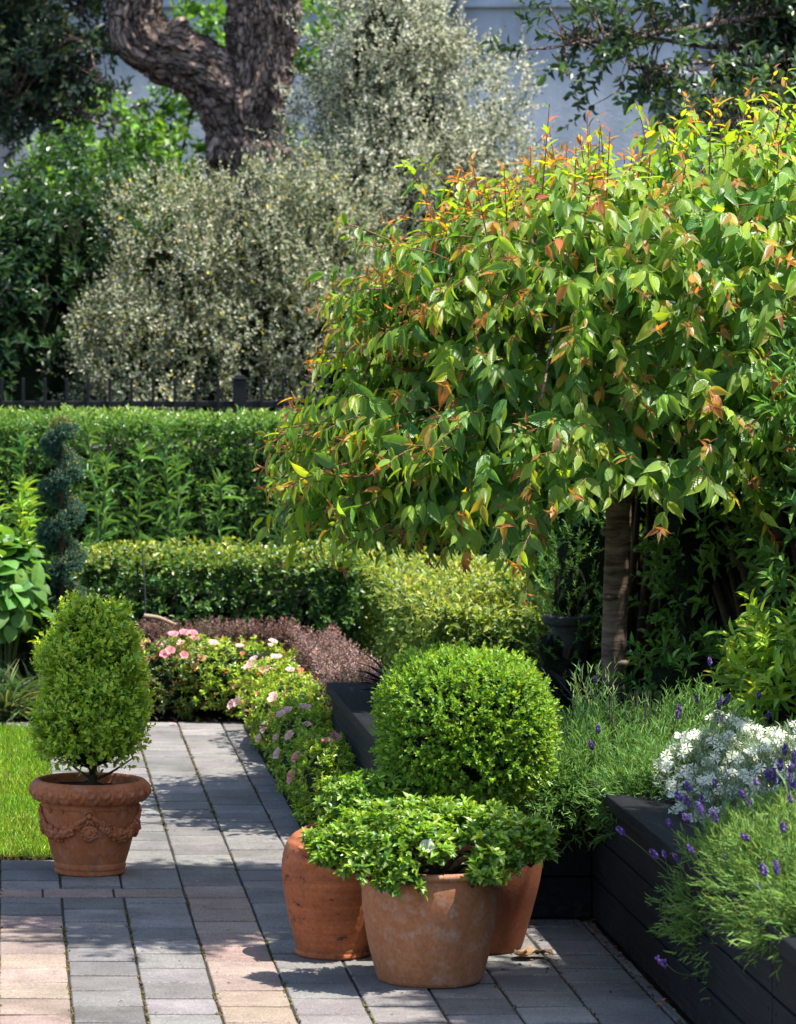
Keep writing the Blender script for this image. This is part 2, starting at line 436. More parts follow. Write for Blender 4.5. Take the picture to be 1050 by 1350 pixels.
fq = [[0, 1, 2, 3]] + [[4 + i, 4 + (i + 1) % 4, (i + 1) % 4, i] for i in range(4)] + [[8 + i, 8 + (i + 1) % 4, 4 + (i + 1) % 4, 4 + i] for i in range(4)]
g.add(v, (np.array(fq)[None] + (np.arange(n) * 12)[:, None, None]).reshape(-1, 4), np.repeat(tc, 12, 0))
a, b = 60, 140                             # bedding and moss in the joints, slightly uneven
xx, yy = np.meshgrid(np.linspace(-2.3, BEDR - .002, a), np.linspace(7.2, 17.0, b))
pv = np.stack([xx, yy, np.full_like(xx, -.0042)], -1).reshape(-1, 3); pv[:, 2] += .0012 * fbm(pv * 9, 2)
i, j = np.meshgrid(np.arange(b - 1), np.arange(a - 1), indexing='ij'); i = i.ravel(); j = j.ravel()
g.add(pv, np.stack([i * a + j, i * a + j + 1, (i + 1) * a + j + 1, (i + 1) * a + j], 1), (.06, .05, .03), 1)
tag(g.build('paving', [pavermat(), jointmat()]), kind='structure')

# moss tufts and crumbs in the joints
g = G(); mp = []
for k in range(-3, 8):
    X = X0 + k * PW
    c = int(320 if k < 5 else 140); yv = 8.8 + rnd(c) * 8
    keep = fbm(np.stack([np.full(c, X * 3), yv * 2.2, np.zeros(c)], 1), 5) > -.1
    yv = yv[keep]
    if X < X0 - .01: yv = yv[yv < 12.6]
    if X > 1.0: yv = yv[yv < 13]
    if X > 1.2: yv = yv[yv < 11.3]
    mp.append(np.stack([X + nor(len(yv)) * .004, yv, np.full(len(yv), -.002)], 1))
mp = np.concatenate(mp)
for q in mp:
    r = .0022 + .0024 * rnd()
    blob(g, q, (r, r * (1.5 + 2 * rnd()), .005 + .004 * rnd()), cvar(1, (.1, .1, .025) if rnd() < .55 else (.11, .08, .05), .3)[0], 0, 6)
tag(g.build('joint_moss', leafmat('moss', .9, .05, spec=.1)), kind='stuff')

g = G(); a, b = 12, 40
xx, yy = np.meshgrid(np.linspace(-2.3, X0 - .004, a), np.linspace(12.655, 16.515, b))
pv = np.stack([xx, yy, np.full_like(xx, .006)], -1).reshape(-1, 3); pv[1:-1, 2] += .004 * fbm(pv[1:-1] * 5, 4)
i, j = np.meshgrid(np.arange(b - 1), np.arange(a - 1), indexing='ij'); i = i.ravel(); j = j.ravel()
g.add(pv, np.stack([i * a + j, i * a + j + 1, (i + 1) * a + j + 1, (i + 1) * a + j], 1), (.05, .08, .015))
tag(g.build('lawn', plainmat('turf_base', (.045, .075, .012), .95, .1, 20, .4, 90, 1., .02)), kind='structure')
g = G(); n = 52000
p = np.stack([-1.15 + rnd(n) * 1.315, 12.66 + rnd(n) * 3.85, np.full(n, .004)], 1)
A = nrm(nor(n, 3) * .55 + np.array([0, 0, 1.])); 
lush = np.clip(.5 + .5 * fbm(p * 3, 9), 0, 1)
place(g, p, A, nor(n, 3), (.024 + .022 * rnd(n)) * (.75 + .5 * lush), .0042, TNeedle,
      cvar(n, lerp(np.array([.27, .38, .03]), np.array([.18, .35, .025]), lush[:, None]), .32, .16))
n = 4500; p = np.stack([-1.15 + rnd(n) * 1.315, 12.66 + rnd(n) * 3.85, np.full(n, .004)], 1)
place(g, p, nrm(nor(n, 3) * .7 + np.array([0, 0, .8])), nor(n, 3), .03 + .02 * rnd(n), .0045, TNeedle, cvar(n, np.where((rnd(n) < .4)[:, None], np.array([.34, .31, .12]), np.array([.08, .17, .02])), .25))
n = 900; p = np.stack([-1.1 + rnd(n) * 1.27, 12.645 + rnd(n) * .03, np.full(n, .0)], 1)
place(g, p, nrm(nor(n, 3) * .5 + np.array([0, -.5, .6])), nor(n, 3), .03, .004, TNeedle, cvar(n, (.2, .19, .06), .3))
tag(g.build('grass', M['grass']), kind='stuff')

# ================================================================== raised timber bed
def timbermat():
    m, nt, b, out = newmat('black_stained_timber'); L = nt.links
    tc = N(nt, 'ShaderNodeTexCoord'); mp = N(nt, 'ShaderNodeMapping'); L.new(tc.outputs['Object'], mp.inputs[0])
    mp.inputs['Scale'].default_value = (14, 1.6, 40)
    f = noise(nt, 2.2, 7, mp.outputs[0], .6, .4)
    w = noise(nt, 2.5, 4)
    c = ramp(nt, f, [(.3, (.0026, .003, .0043)), (.58, (.0068, .008, .0112)), (.8, (.021, .024, .031))])
    c = mixc(nt, 'MULTIPLY', c, ramp(nt, w, [(.3, .65), (.7, 1.5)]))
    c = mixc(nt, 'MIX', c, (.04, .04, .042), ramp(nt, noise(nt, 11, 8, rough=.75), [(.6, 0.), (.78, .5)]))
    sz = N(nt, 'ShaderNodeSeparateXYZ'); L.new(tc.outputs['Object'], sz.inputs[0])
    sm = N(nt, 'ShaderNodeMath', operation='MULTIPLY'); L.new(ramp(nt, sz.outputs[2], [(.0, 1.), (.11, 0.)]), sm.inputs[0]); L.new(ramp(nt, noise(nt, 34, 7, rough=.75), [(.48, 0.), (.62, .8)]), sm.inputs[1])
    c = mixc(nt, 'MIX', c, (.05, .04, .03), sm.outputs[0])
    mps = N(nt, 'ShaderNodeMapping'); L.new(tc.outputs['Object'], mps.inputs[0]); mps.inputs['Scale'].default_value = (40, 3, 150)
    c = mixc(nt, 'MIX', c, (.06, .063, .07), ramp(nt, noise(nt, 1., 4, mps.outputs[0], .7), [(.66, 0.), (.74, .6)]))
    L.new(c, b.inputs['Base Color'])
    b.inputs['Roughness'].default_value = .72; b.inputs['Specular IOR Level'].default_value = .18
    bump(nt, f, .8, .008, b); return m
M['timber'] = timbermat()
bed = thing('raised_bed', (1.5, 11.4, 0), 'black stained timber raised garden bed running around three sides of the potted plants', 'raised bed')
def board(lo, hi, name='board', bev=.004):
    g = G(); box(g, lo, hi, (.02, .02, .02), 0, bev); return g.build(name, M['timber'], bed)
bh = [(.008, .13), (.136, .262), (.268, .397)]
for z0, z1 in bh:
    board((BEDL, BEDF + .052, z0), (BEDL + .045, BEDB, z1))                 # facing the path
    board((BEDL, BEDF, z0), (BEDR - .002, BEDF + .045, z1))                 # facing the camera
    board((BEDR, 8.72, z0), (BEDR + .045, BEDF + .045, z1))                 # facing the pots
    board((BEDR, 6.2, z0), (BEDR + .045, 8.714, z1))
    board((BEDL + .05, BEDB - .05, z0), (3.0, BEDB - .004, z1))
cz0, cz1 = .399, BEDH
board((BEDL - .022, BEDF + .152, cz0), (BEDL + .19, BEDB + .01, cz1), 'cap')
board((BEDL - .022, BEDF - .022, cz0), (BEDR - .03, BEDF + .148, cz1), 'cap')
board((BEDR - .026, 8.72, cz0), (BEDR + .19, BEDF + .148, cz1), 'cap')
board((BEDR - .026, 6.2, cz0), (BEDR + .19, 8.716, cz1), 'cap')
for (x, y, z) in [(BEDR - .0005, yy, zz) for yy in (8.76, 8.67, 10.0, 11.3) for zz in (.04, .1, .17, .23, .3, .365)]:
    g = G(); a = np.linspace(0, 2 * PI, 10, endpoint=False)
    v = np.vstack([np.stack([np.full(10, x), y + .0045 * np.cos(a), z + .0045 * np.sin(a)], 1), np.stack([np.full(10, x - .0025), y + .0036 * np.cos(a), z + .0036 * np.sin(a)], 1), [[x - .0018, y, z]]])
    g.add(v, [[10 + j, 10 + (j + 1) % 10, 20] for j in range(10)], (.1, .1, .1)); g.f.append(np.array([[j, (j + 1) % 10, 10 + (j + 1) % 10, 10 + j] for j in range(10)])); g.m.append(np.zeros(10))
    g.build('screw', M['black_metal'], bed)
def soilsheet(g, x0, x1, y0, y1, z, a=14, b=20, amp=.02):
    xx, yy = np.meshgrid(np.linspace(x0, x1, a), np.linspace(y0, y1, b))
    pv = np.stack([xx, yy, np.full_like(xx, z)], -1).reshape(-1, 3); pv[:, 2] += amp * fbm(pv * 6, 4)
    i, j = np.meshgrid(np.arange(b - 1), np.arange(a - 1), indexing='ij'); i = i.ravel(); j = j.ravel()
    g.add(pv, np.stack([i * a + j, i * a + j + 1, (i + 1) * a + j + 1, (i + 1) * a + j], 1), (.03, .02, .014))
g = G(); soilsheet(g, BEDL + .05, 3.2, BEDF + .06, BEDB - .06, .375); soilsheet(g, BEDR + .06, 3.2, 6.2, BEDF + .05, .373)
g.build('soil', M['soil'], bed)
g = G(); soilsheet(g, -6, 9, 16.9, 34, .0, 40, 60, .04); soilsheet(g, 1.05, 9, 14.3, 16.89, .0, 20, 16, .02); soilsheet(g, 1.06, BEDL - .002, 13.1, 14.29, .0, 4, 8, .01)
tag(g.build('garden_soil', M['soil']), kind='structure')

# ================================================================== terracotta pots
def terramat(name, c0, c1, stain=(.07, .045, .035), st=.35, lime=0., rough=.75, blotch=None):
    m, nt, b, out = newmat(name); L = nt.links
    c = ramp(nt, noise(nt, 9, 7, rough=.65), [(.3, c0), (.7, c1)])
    sp = ramp(nt, noise(nt, 90, 4), [(.3, .82), (.7, 1.15)])
    c = mixc(nt, 'MULTIPLY', c, sp)
    tc = N(nt, 'ShaderNodeTexCoord'); mp = N(nt, 'ShaderNodeMapping'); L.new(tc.outputs['Object'], mp.inputs[0]); mp.inputs['Scale'].default_value = (16, 16, 3)
    c = mixc(nt, 'MIX', c, stain, ramp(nt, noise(nt, 1., 6, mp.outputs[0], .65), [(.5, 0.), (.75, st)]))
    if lime: c = mixc(nt, 'MIX', c, (.62, .52, .46), ramp(nt, noise(nt, 21, 8, rough=.75), [(.5, 0.), (.74, lime)]))
    if blotch:
        mp3 = N(nt, 'ShaderNodeMapping'); L.new(tc.outputs['Object'], mp3.inputs[0]); mp3.inputs['Scale'].default_value = (3, 3, 55)
        c = mixc(nt, 'MULTIPLY', c, ramp(nt, noise(nt, 1., 5, mp3.outputs[0], .6), [(.3, .72), (.7, 1.22)]))
        mp2 = N(nt, 'ShaderNodeMapping'); L.new(tc.outputs['Object'], mp2.inputs[0]); mp2.inputs['Scale'].default_value = (1, 1, 1.6)
        c = mixc(nt, 'MIX', c, (.025, .018, .016), ramp(nt, noise(nt, blotch, 7, mp2.outputs[0], .72), [(.565, 0.), (.64, .85)]))
        c = mixc(nt, 'MIX', c, (.4, .33, .29), ramp(nt, noise(nt, 33, 8, mp2.outputs[0], .8), [(.6, 0.), (.75, .5)]))
    L.new(c, b.inputs['Base Color']); b.inputs['Roughness'].default_value = rough; b.inputs['Specular IOR Level'].default_value = .3
    bump(nt, noise(nt, 120, 5), .25, .003, b); return m
def soildisc(root, c, r, z):
    g = G(); k, s = 9, 40
    v = [[0, 0, z]]; f = []
    for i in range(1, k):
        for j in range(s): v.append([r * i / (k - 1) * math.cos(2 * PI * j / s), r * i / (k - 1) * math.sin(2 * PI * j / s), z])
    v = np.array(v); v[:, 2] += .008 * fbm(v * 30, 6); v += np.asarray(c)
    g.add(v, [[0, 1 + j, 1 + (j + 1) % s] for j in range(s)])
    g.f.append(np.array([[1 + i * s + j, 1 + i * s + (j + 1) % s, 1 + (i + 1) * s + (j + 1) % s] for i in range(k - 2) for j in range(s)])); g.m.append(np.zeros(s * (k - 2)))
    g.f.append(np.array([[1 + i * s + j, 1 + (i + 1) * s + (j + 1) % s, 1 + (i + 1) * s + j] for i in range(k - 2) for j in range(s)])); g.m.append(np.zeros(s * (k - 2)))
    g.build('soil', M['soil'], root, True)

# --- the festooned pot on the left
TP = np.array([.27, 12.37, 0])
MT = terramat('aged_red_terracotta', (.36, .1, .034), (.48, .165, .062), (.12, .04, .022), .55, .25)
pot = thing('terracotta_pot', TP, 'aged terracotta pot decorated with fruit garlands and a scalloped rim, standing beside the lawn', 'plant pot')
RB = [(.1, .0), (.116, .001), (.1185, .009), (.115, .016), (.118, .02), (.1205, .027), (.1185, .033), (.119, .037)]
WALL = [(.119, .037), (.131, .075), (.143, .12), (.152, .165), (.158, .205), (.1605, .222)]
prof = [(0, .0)] + RB + WALL + [(.1635, .2235), (.1645, .229), (.1615, .232), (.1625, .236), (.1655, .24), (.163, .242), (.1625, .2415)]
g = G(); lathe(g, dense(prof), TP, 128); g.build('body', MT, pot, True)
def scal(r, z, t):                       # overlapping scales along the roll of the rim
    s = np.abs(np.sin(t * 13)); k = (r > .18) & (z < .306) & (z > .244)
    w = np.clip((.302 - z) / .03, 0, 1)
    arc = np.sin(np.clip((z - .244) / .06, 0, 1) * PI)
    e = np.sqrt(np.clip(1 - (((t * 13 / PI) % 1 - .5) * 2) ** 2, 0, 1))
    ring = np.cos(np.hypot((((t * 13 / PI) % 1) - .5) * 2.2, (z - .297) / .045) * 10)
    return r + np.where(k, .0042 * arc * ring + .003 * arc * (e - .5), 0), z - np.where(k & (z < .262), .007 * (e - .6), 0)
rim = [(.1625, .241), (.172, .2415), (.185, .246), (.1945, .256), (.1995, .269), (.2, .28), (.1965, .292), (.1905, .302), (.183, .309), (.174, .3115), (.167, .31), (.163, .304), (.159, .285), (.15, .255)]
g = G(); lathe(g, dense(rim, .0025), TP, 240, fn=scal); g.build('rim', MT, pot, True)
soildisc(pot, TP, .158, .278)
def wallr(z): return np.interp(z, [q[1] for q in WALL], [q[0] for q in WALL])
def onwall(th, z, o=0.):
    r = wallr(z) + o; return TP + np.array([r * math.cos(th), r * math.sin(th), z])
for q in range(4):                       # bosses with hanging fruit at the quarters, swags between
    t0 = -PI / 2 - .03 + q * PI / 2
    g = G(); c = onwall(t0, .207, .005)
    for k in range(26):
        a = 2 * PI * k / 26; p = onwall(t0 + .0165 * math.cos(a) / .157, .207 + .0175 * math.sin(a), .004); blob(g, p, (.0046,) * 3, (.5,) * 3, 0, 8)
    blob(g, c, (.0098, .0098, .0102), (.5,) * 3, 0, 14)
    for s in (-1, 1):                    # ribbon ends
        tube(g, [onwall(t0 + s * .01, .192, .005), onwall(t0 + s * .05, .184, .007), onwall(t0 + s * .085, .172, .004)], [.0045, .004, .002], 10, 8)
    tube(g, [onwall(t0, .19, .004), onwall(t0, .175, .006), onwall(t0, .162, .005)], [.0032, .003, .003], 8, 8)
    for k in range(34):                  # pendant of leaves and berries
        a = rnd() * 2 * PI; rr = math.sqrt(rnd())
        blob(g, onwall(t0 + .17 * rr * math.cos(a) * (1 if rnd() < .5 else .7), .147 + .023 * rr * math.sin(a), .004 + .009 * (1 - rr)), .0062 + .0045 * rnd(3), (.5,) * 3, 0, 9)
    for k in range(6):
        a = PI * k / 5; blob(g, onwall(t0 + .125 * math.cos(a), .158 + .012 * math.sin(a), .006), (.0105, .007, .006), (.5,) * 3, 0, 10)
    g.build('medallion', MT, pot, True)
    g = G()
    for s in (0, 1):
        e = t0 + (.11 if s == 0 else PI / 2 - .11)
        tube(g, [onwall(t0 + (.06 if not s else PI / 2 - .06), .206, .004), onwall(e, .197, .006), onwall(t0 + (.3 if not s else PI / 2 - .3), .178, .006)], [.0045, .0085, .011], 12, 10)
    for k in range(150):
        u = .14 + .72 * rnd(); th = t0 + u * PI / 2; w = math.sin((u - .06) / .88 * PI)
        zc = .2 - .062 * w; a = rnd() * 2 * PI; rr = math.sqrt(rnd()); wd = .0075 + .0125 * w
        rad = .0055 + .0055 * w * rnd()
        blob(g, onwall(th + wd * rr * math.cos(a) / .15, zc + wd * rr * math.sin(a), .002 + .015 * w * math.sqrt(1 - rr * rr * .9)), rad * (.8 + .4 * rnd(3)), (.5,) * 3, 0, 9)
    g.build('garland', MT, pot, True)
    for dth in (-.62, .62):
        g = G()
        for k in range(7):
            a = 2 * PI * k / 7; blob(g, onwall(t0 + dth + .006 * math.cos(a) / .15 * (k > 0), .2205 + .006 * math.sin(a) * (k > 0), .003), (.0045,) * 3, (.5,) * 3, 0, 8)
        g.build('rosette', MT, pot, True)
    g = G()
    for s in (-1, 1): blob(g, onwall(t0 - .12 + s * .018, .2225, .003), (.0045, .003, .0075), (.5,) * 3, 0, 8)
    g.build('heart_ornament', MT, pot, True)

# --- front pot
FP = np.array([1.175, 10.38, 0])
fp = thing('terracotta_pot', FP, 'pale buff terracotta pot in front, bearing a spreading azalea', 'plant pot', None)
MF = terramat('buff_terracotta', (.36, .135, .055), (.47, .2, .09), (.2, .085, .045), .5, .5)
pr = smoothprof([(.132, .0), (.143, .006), (.152, .03), (.169, .095), (.182, .165), (.1885, .225), (.188, .268), (.183, .292), (.1815, .3)], 60)
pr = np.vstack([[(0, .0)], pr, smoothprof([(.1815, .3), (.186, .302), (.1905, .308), (.191, .315), (.187, .321), (.179, .3225), (.172, .319), (.169, .308), (.166, .27), (.16, .24)], 40)[1:]])
g = G(); lathe(g, pr, FP, 128); g.build('body', MF, fp, True); soildisc(fp, FP, .166, .287)
# --- rear pot
RP = np.array([1.37, 10.9, 0])
rp = thing('terracotta_pot', RP, 'tall dark red terracotta pot standing behind, carrying the clipped box ball', 'plant pot')
MRr = terramat('red_brown_terracotta', (.17, .05, .022), (.24, .078, .033), (.1, .04, .025), .4, 0.)
pr = smoothprof([(.122, .0), (.131, .006), (.14, .03), (.165, .12), (.185, .2), (.196, .275), (.197, .305)], 60)
pr = np.vstack([[(0, .0)], pr, smoothprof([(.197, .305), (.206, .308), (.21, .317), (.208, .329), (.2, .334), (.188, .331), (.182, .315), (.178, .28)], 40)[1:]])
g = G(); lathe(g, pr, RP, 128); g.build('body', MRr, rp, True); soildisc(rp, RP, .178, .298)
# --- jar with a planting pocket
JP = np.array([.942, 10.8, 0])
jr = thing('terracotta_jar', JP, 'round shouldered orange terracotta jar with dark stains and a side planting pocket', 'jar')
MJ = terramat('orange_terracotta', (.37, .1, .036), (.47, .15, .056), (.16, .055, .03), .35, 0., .7, 15.)
pr = smoothprof([(.104, .0), (.11, .004), (.1115, .012), (.109, .02), (.112, .04), (.127, .1), (.141, .17), (.1485, .23), (.148, .275), (.137, .32), (.113, .35), (.085, .366)], 70)
pr[:, 0] += .0007 * np.sin(pr[:, 1] * 330)
pr = np.vstack([[(0, .0)], pr, smoothprof([(.085, .366), (.0825, .369), (.078, .367), (.074, .362), (.072, .34)], 20)[1:]])
g = G(); lathe(g, pr, JP, 120); g.build('body', MJ, jr, True); soildisc(jr, JP, .074, .35)
g = G()                                   # pocket: a pinched half cup low on the shoulder
th0 = -PI / 2 - .55; a, b = 26, 12
V = []
for i in range(b):
    u = i / (b - 1)
    for j in range(a):
        w = j / (a - 1) * PI
        rr = .034 * (1 - .62 * (1 - u) ** 1.6); zz = .262 + .062 * u
        rb = np.interp(zz, [.17, .23, .275, .32, .35], [.14, .1475, .147, .136, .112])
        off = math.sin(w) * rr * .95 * (u ** .55) + .001
        V.append(JP + np.array([(rb + off) * math.cos(th0 + math.cos(w) * rr / .13), (rb + off) * math.sin(th0 + math.cos(w) * rr / .13), zz]))
f = [[i * a + j, i * a + j + 1, (i + 1) * a + j + 1, (i + 1) * a + j] for i in range(b - 1) for j in range(a - 1)]
g.add(V, f); tube(g, V[-a::3], [.006] * len(V[-a::3]), 40, 8); g.build('pocket', MJ, jr, True)

# ================================================================== house, fences
def wallmat():
    m, nt, b, out = newmat('blue_grey_render')
    c = ramp(nt, noise(nt, .5, 5), [(.3, (.4, .46, .54)), (.7, (.48, .54, .62))])
    c = mixc(nt, 'MULTIPLY', c, ramp(nt, noise(nt, 14, 5), [(.3, .93), (.7, 1.05)]))
    tc = N(nt, 'ShaderNodeTexCoord'); mp = N(nt, 'ShaderNodeMapping'); nt.links.new(tc.outputs['Object'], mp.inputs[0]); mp.inputs['Scale'].default_value = (3.5, 3.5, .25)
    c = mixc(nt, 'MULTIPLY', c, ramp(nt, noise(nt, 1., 6, mp.outputs[0], .65), [(.3, .8), (.65, 1.08)]))
    mp4 = N(nt, 'ShaderNodeMapping'); nt.links.new(tc.outputs['Object'], mp4.inputs[0]); mp4.inputs['Scale'].default_value = (.3, .3, 2.2)
    c = mixc(nt, 'MULTIPLY', c, ramp(nt, noise(nt, 1., 6, mp4.outputs[0], .6), [(.3, .86), (.6, 1.05)]))
    nt.links.new(c, b.inputs['Base Color']); b.inputs['Roughness'].default_value = .8
    bump(nt, noise(nt, 40, 5), .22, .02, b); return m
MW = wallmat(); MC = plainmat('pale_trim', (.42, .44, .47), .7, .3, 3, .12); MP = plainmat('grey_paint', (.16, .18, .21), .5)
hs = thing('house', (2, 34, 0), 'large blue grey rendered house rising behind the shrubs and trees', 'house')
g = G(); box(g, (-9, 34, 0), (6.22, 38, 9.5)); box(g, (6.22, 34.5, 0), (14, 38, 9.5)); g.build('wall', MW, hs)
g = G(); tube(g, [(4.1, 33.93, 0), (4.1, 33.93, 4), (4.1, 33.93, 9.4)], [.055] * 3, 6, 12); g.build('downpipe', MP, hs, True)
g = G(); box(g, (-.42, 33.1, 0), (.06, 33.6, 9.5), bev=.01); g.build('column', plainmat('grey_column', (.2, .22, .26), .7, .3, 4, .15), hs)
wf = G(); box(wf, (6.5, 34.38, 4.15), (7.7, 34.497, 4.26), bev=.005); box(wf, (6.5, 34.4, 5.9), (7.7, 34.497, 6.0), bev=.005)
for xx in (6.5, 7.05, 7.6): box(wf, (xx, 34.4, 4.263), (xx + .1, 34.497, 5.897), bev=.005)
w = wf.build('window', MC, hs)
g = G(); box(g, (6.56, 34.45, 4.27), (7.66, 34.46, 5.89)); mg, nt, b, _ = newmat('window_glass'); b.inputs['Base Color'].default_value = (.02, .025, .03, 1); b.inputs['Roughness'].default_value = .05
sub(g.build('pane', mg, hs), w)
g = G(); box(g, (6.0, 33.78, 3.75), (6.5, 33.997, 4.02), bev=.01); box(g, (6.06, 33.82, 3.6), (6.44, 33.997, 3.745), bev=.01); g.build('sill', MC, hs)
g = G(); box(g, (-9, 33.95, 4.62), (6.2, 33.998, 4.66), bev=.005); g.build('string_course', MW, hs)
g = G(); box(g, (-9.3, 33.5, 9.5), (14.3, 38.3, 9.75)); g.add([[-9.4, 33.4, 9.76], [14.4, 33.4, 9.76], [14.4, 38.4, 9.76], [-9.4, 38.4, 9.76], [-5, 35.9, 11.5], [10, 35.9, 11.5]], [[0, 1, 5, 4], [2, 3, 4, 5]])
g.f.append(np.array([[1, 2, 5], [3, 0, 4]]) + 8); g.m.append(np.zeros(2)); g.build('roof', plainmat('slate_roof', (.06, .06, .07), .7, .3, 8, .3), hs)

fn = thing('metal_fence', (1, 22, 0), 'black metal picket fence standing behind the tall clipped hedge', 'fence')
g = G(); box(g, (-2.5, 21.985, 1.29), (5.2, 22.015, 1.325), bev=.004); box(g, (-2.5, 21.985, .15), (5.2, 22.015, .185), bev=.004); g.build('rail', M['black_metal'], fn)
x0 = 1.365 - .128 * 30; first = None
for k in range(60):
    x = x0 + k * .128
    if x < -2.5 or x > 5.2 or min(abs(x - q) for q in (-1.41, 1.365, 4.14)) < .05: continue
    g = G(); box(g, (x - .009, 21.972, .03), (x + .009, 21.984, 1.462), bev=.003)
    if first is None: first = g.build('picket', M['black_metal'], fn); fx = x
    else:
        c = first.copy(); COL.objects.link(c); c.parent = fn; c.location = (x - fx, 0, 0)
for x in (-1.41, 1.365, 4.14):
    g = G(); box(g, (x - .038, 21.945, 0), (x + .038, 22.03, 1.448), bev=.003); box(g, (x - .044, 21.94, 1.45), (x + .044, 22.036, 1.464), bev=.004); box(g, (x - .03, 21.955, 1.465), (x + .03, 22.02, 1.476), bev=.005)
    g.build('post', M['black_metal'], fn)

sf = thing('slat_fence', (2.98, 13, 0), 'dark timber slat fence glimpsed through the leaves of the climber on the right', 'fence')
g = G(); z = .08
while z < 1.74:
    box(g, (2.98, 8.0, z), (3.0, 17.4, z + .0295), (.03, .024, .02)); z += .0365
g.build('slat_panel', plainmat('brown_slats', (.05, .036, .025), .7, .3, 12, .35), sf)
for y in (8.4, 10.2, 12, 13.8, 15.6, 17.3):
    g = G(); box(g, (3.003, y, 0), (3.08, y + .07, 1.8), bev=.004); g.build('post', plainmat('brown_post', (.05, .036, .025), .7), sf)
# ================================================================== clipped box, azaleas
BOXN, BOXO = np.array([.20, .33, .03]), np.array([.07, .155, .022])
TLz = T_leaf(((.25, .36), (.62, .5)), .1, .25)
def boxcol(old=BOXO, new=BOXN, yel=(.3, .36, .03), y=.08):
    def f(i, t):
        n = len(i); k = np.clip(t * 1.1 - .15 + nor(n) * .25, 0, 1)[:, None]
        c = lerp(np.asarray(old), np.asarray(new), k); s = rnd(n) < y * t
        c[s] = yel
        return cvar(n, c, .2, .08)
    return f
bl = thing('box_ball', RP + np.array([0, 0, .3]), 'large clipped round box ball, bright green and dense, growing in the rear pot', 'topiary')
BC = RP + np.array([-.032, .0, .645])
g = G(); tube(g, [RP + (0, 0, .28), RP + (.005, 0, .42), BC - (0, 0, .08)], [.022, .02, .016], 12, 10)
for k in range(14):
    a = k * 2.4; tube(g, [RP + (0, 0, .4), RP + (.09 * math.cos(a), .09 * math.sin(a), .47), BC + np.array([.2 * math.cos(a), .2 * math.sin(a), .02 * k - .12])], [.009, .006, .003], 8, 6)
g.build('stem', M['twig'], bl, True)
g = G(); core_ell(g, BC, (.236, .24, .206), 3., .84); g.build('shade_core', M['inner'], bl, True)
g = G()
p, m = on_ell(3300, BC, (.242, .25, .21), 3., -.97, .012, 9, 3)
p -= m * (np.abs(nor(len(p), 1)) * .016 + .018); 
sprigs(g, p, twigdir(m, 1., .35, .4), .034, 9, .0175, .0095, TD, boxcol(), (1.15, .45), size=(.8, .95))
p, m = on_ell(520, BC, (.245, .25, .212), 3., -.6, .01, 9, 3)
sprigs(g, p - m * .012, twigdir(m, 1., .5, .3), .042, 8, .0165, .0092, TD, boxcol(), (1.1, .4))
g.build('foliage', M['leaf'], bl)

cn = thing('box_cone', TP + (0, 0, .28), 'loosely clipped egg shaped box bush growing in the garlanded pot', 'topiary')
CPROF = [(.02, .32), (.11, .34), (.175, .375), (.192, .43), (.192, .5), (.184, .6), (.166, .7), (.14, .79), (.105, .86), (.062, .905), (.004, .925)]
g = G(); tube(g, [TP + (0, 0, .27), TP + (.01, 0, .35), TP + (0, 0, .75)], [.016, .014, .006], 14, 8)
for k in range(46):
    a = k * 2.4; z = .3 + .012 * k; r = np.interp(z + .08, [q[1] for q in CPROF], [q[0] for q in CPROF]) * .85
    tube(g, [TP + (0, 0, z), TP + (.5 * r * math.cos(a), .5 * r * math.sin(a), z + .035), TP + np.array([r * math.cos(a), r * math.sin(a), z + .085])], [.0055, .004, .002], 8, 5)
g.build('stem', M['twig'], cn, True)
g = G()
for sc_ in (.5,):
    pr = [(r * sc_, .3 + (z - .3) * .92 + .03) for r, z in CPROF]; lathe(g, pr, TP, 30, (.02, .02, .01), fn=lambda r, z, t: (r * (1 + .12 * np.sin(3 * t + z * 20) + .1 * np.sin(7 * t - z * 31)), z))
g.build('shade_core', M['inner'], cn, True)
g = G()
p, m = on_prof(2500, TP, CPROF, .035, 10, 5); gap = fbm(p * 15, 8) > -.3; p, m = p[gap], m[gap]
p = p - m * (np.abs(nor(len(p), 1)) * .035 + .03)
sprigs(g, p, twigdir(m, .8, .75, .4), .05, 9, .021, .0115, TLz, boxcol((.1, .2, .022), (.34, .47, .045), y=.3), (1.1, .4), size=(.85, .9))
p, m = on_prof(560, TP, CPROF, .04, 10, 5)
sprigs(g, p - m * .04, twigdir(m, .7, .9, .35), .065, 10, .02, .011, TLz, boxcol((.13, .24, .025), (.36, .48, .05), y=.3), (1.0, .35))
g.build('foliage', M['gloss'], cn)

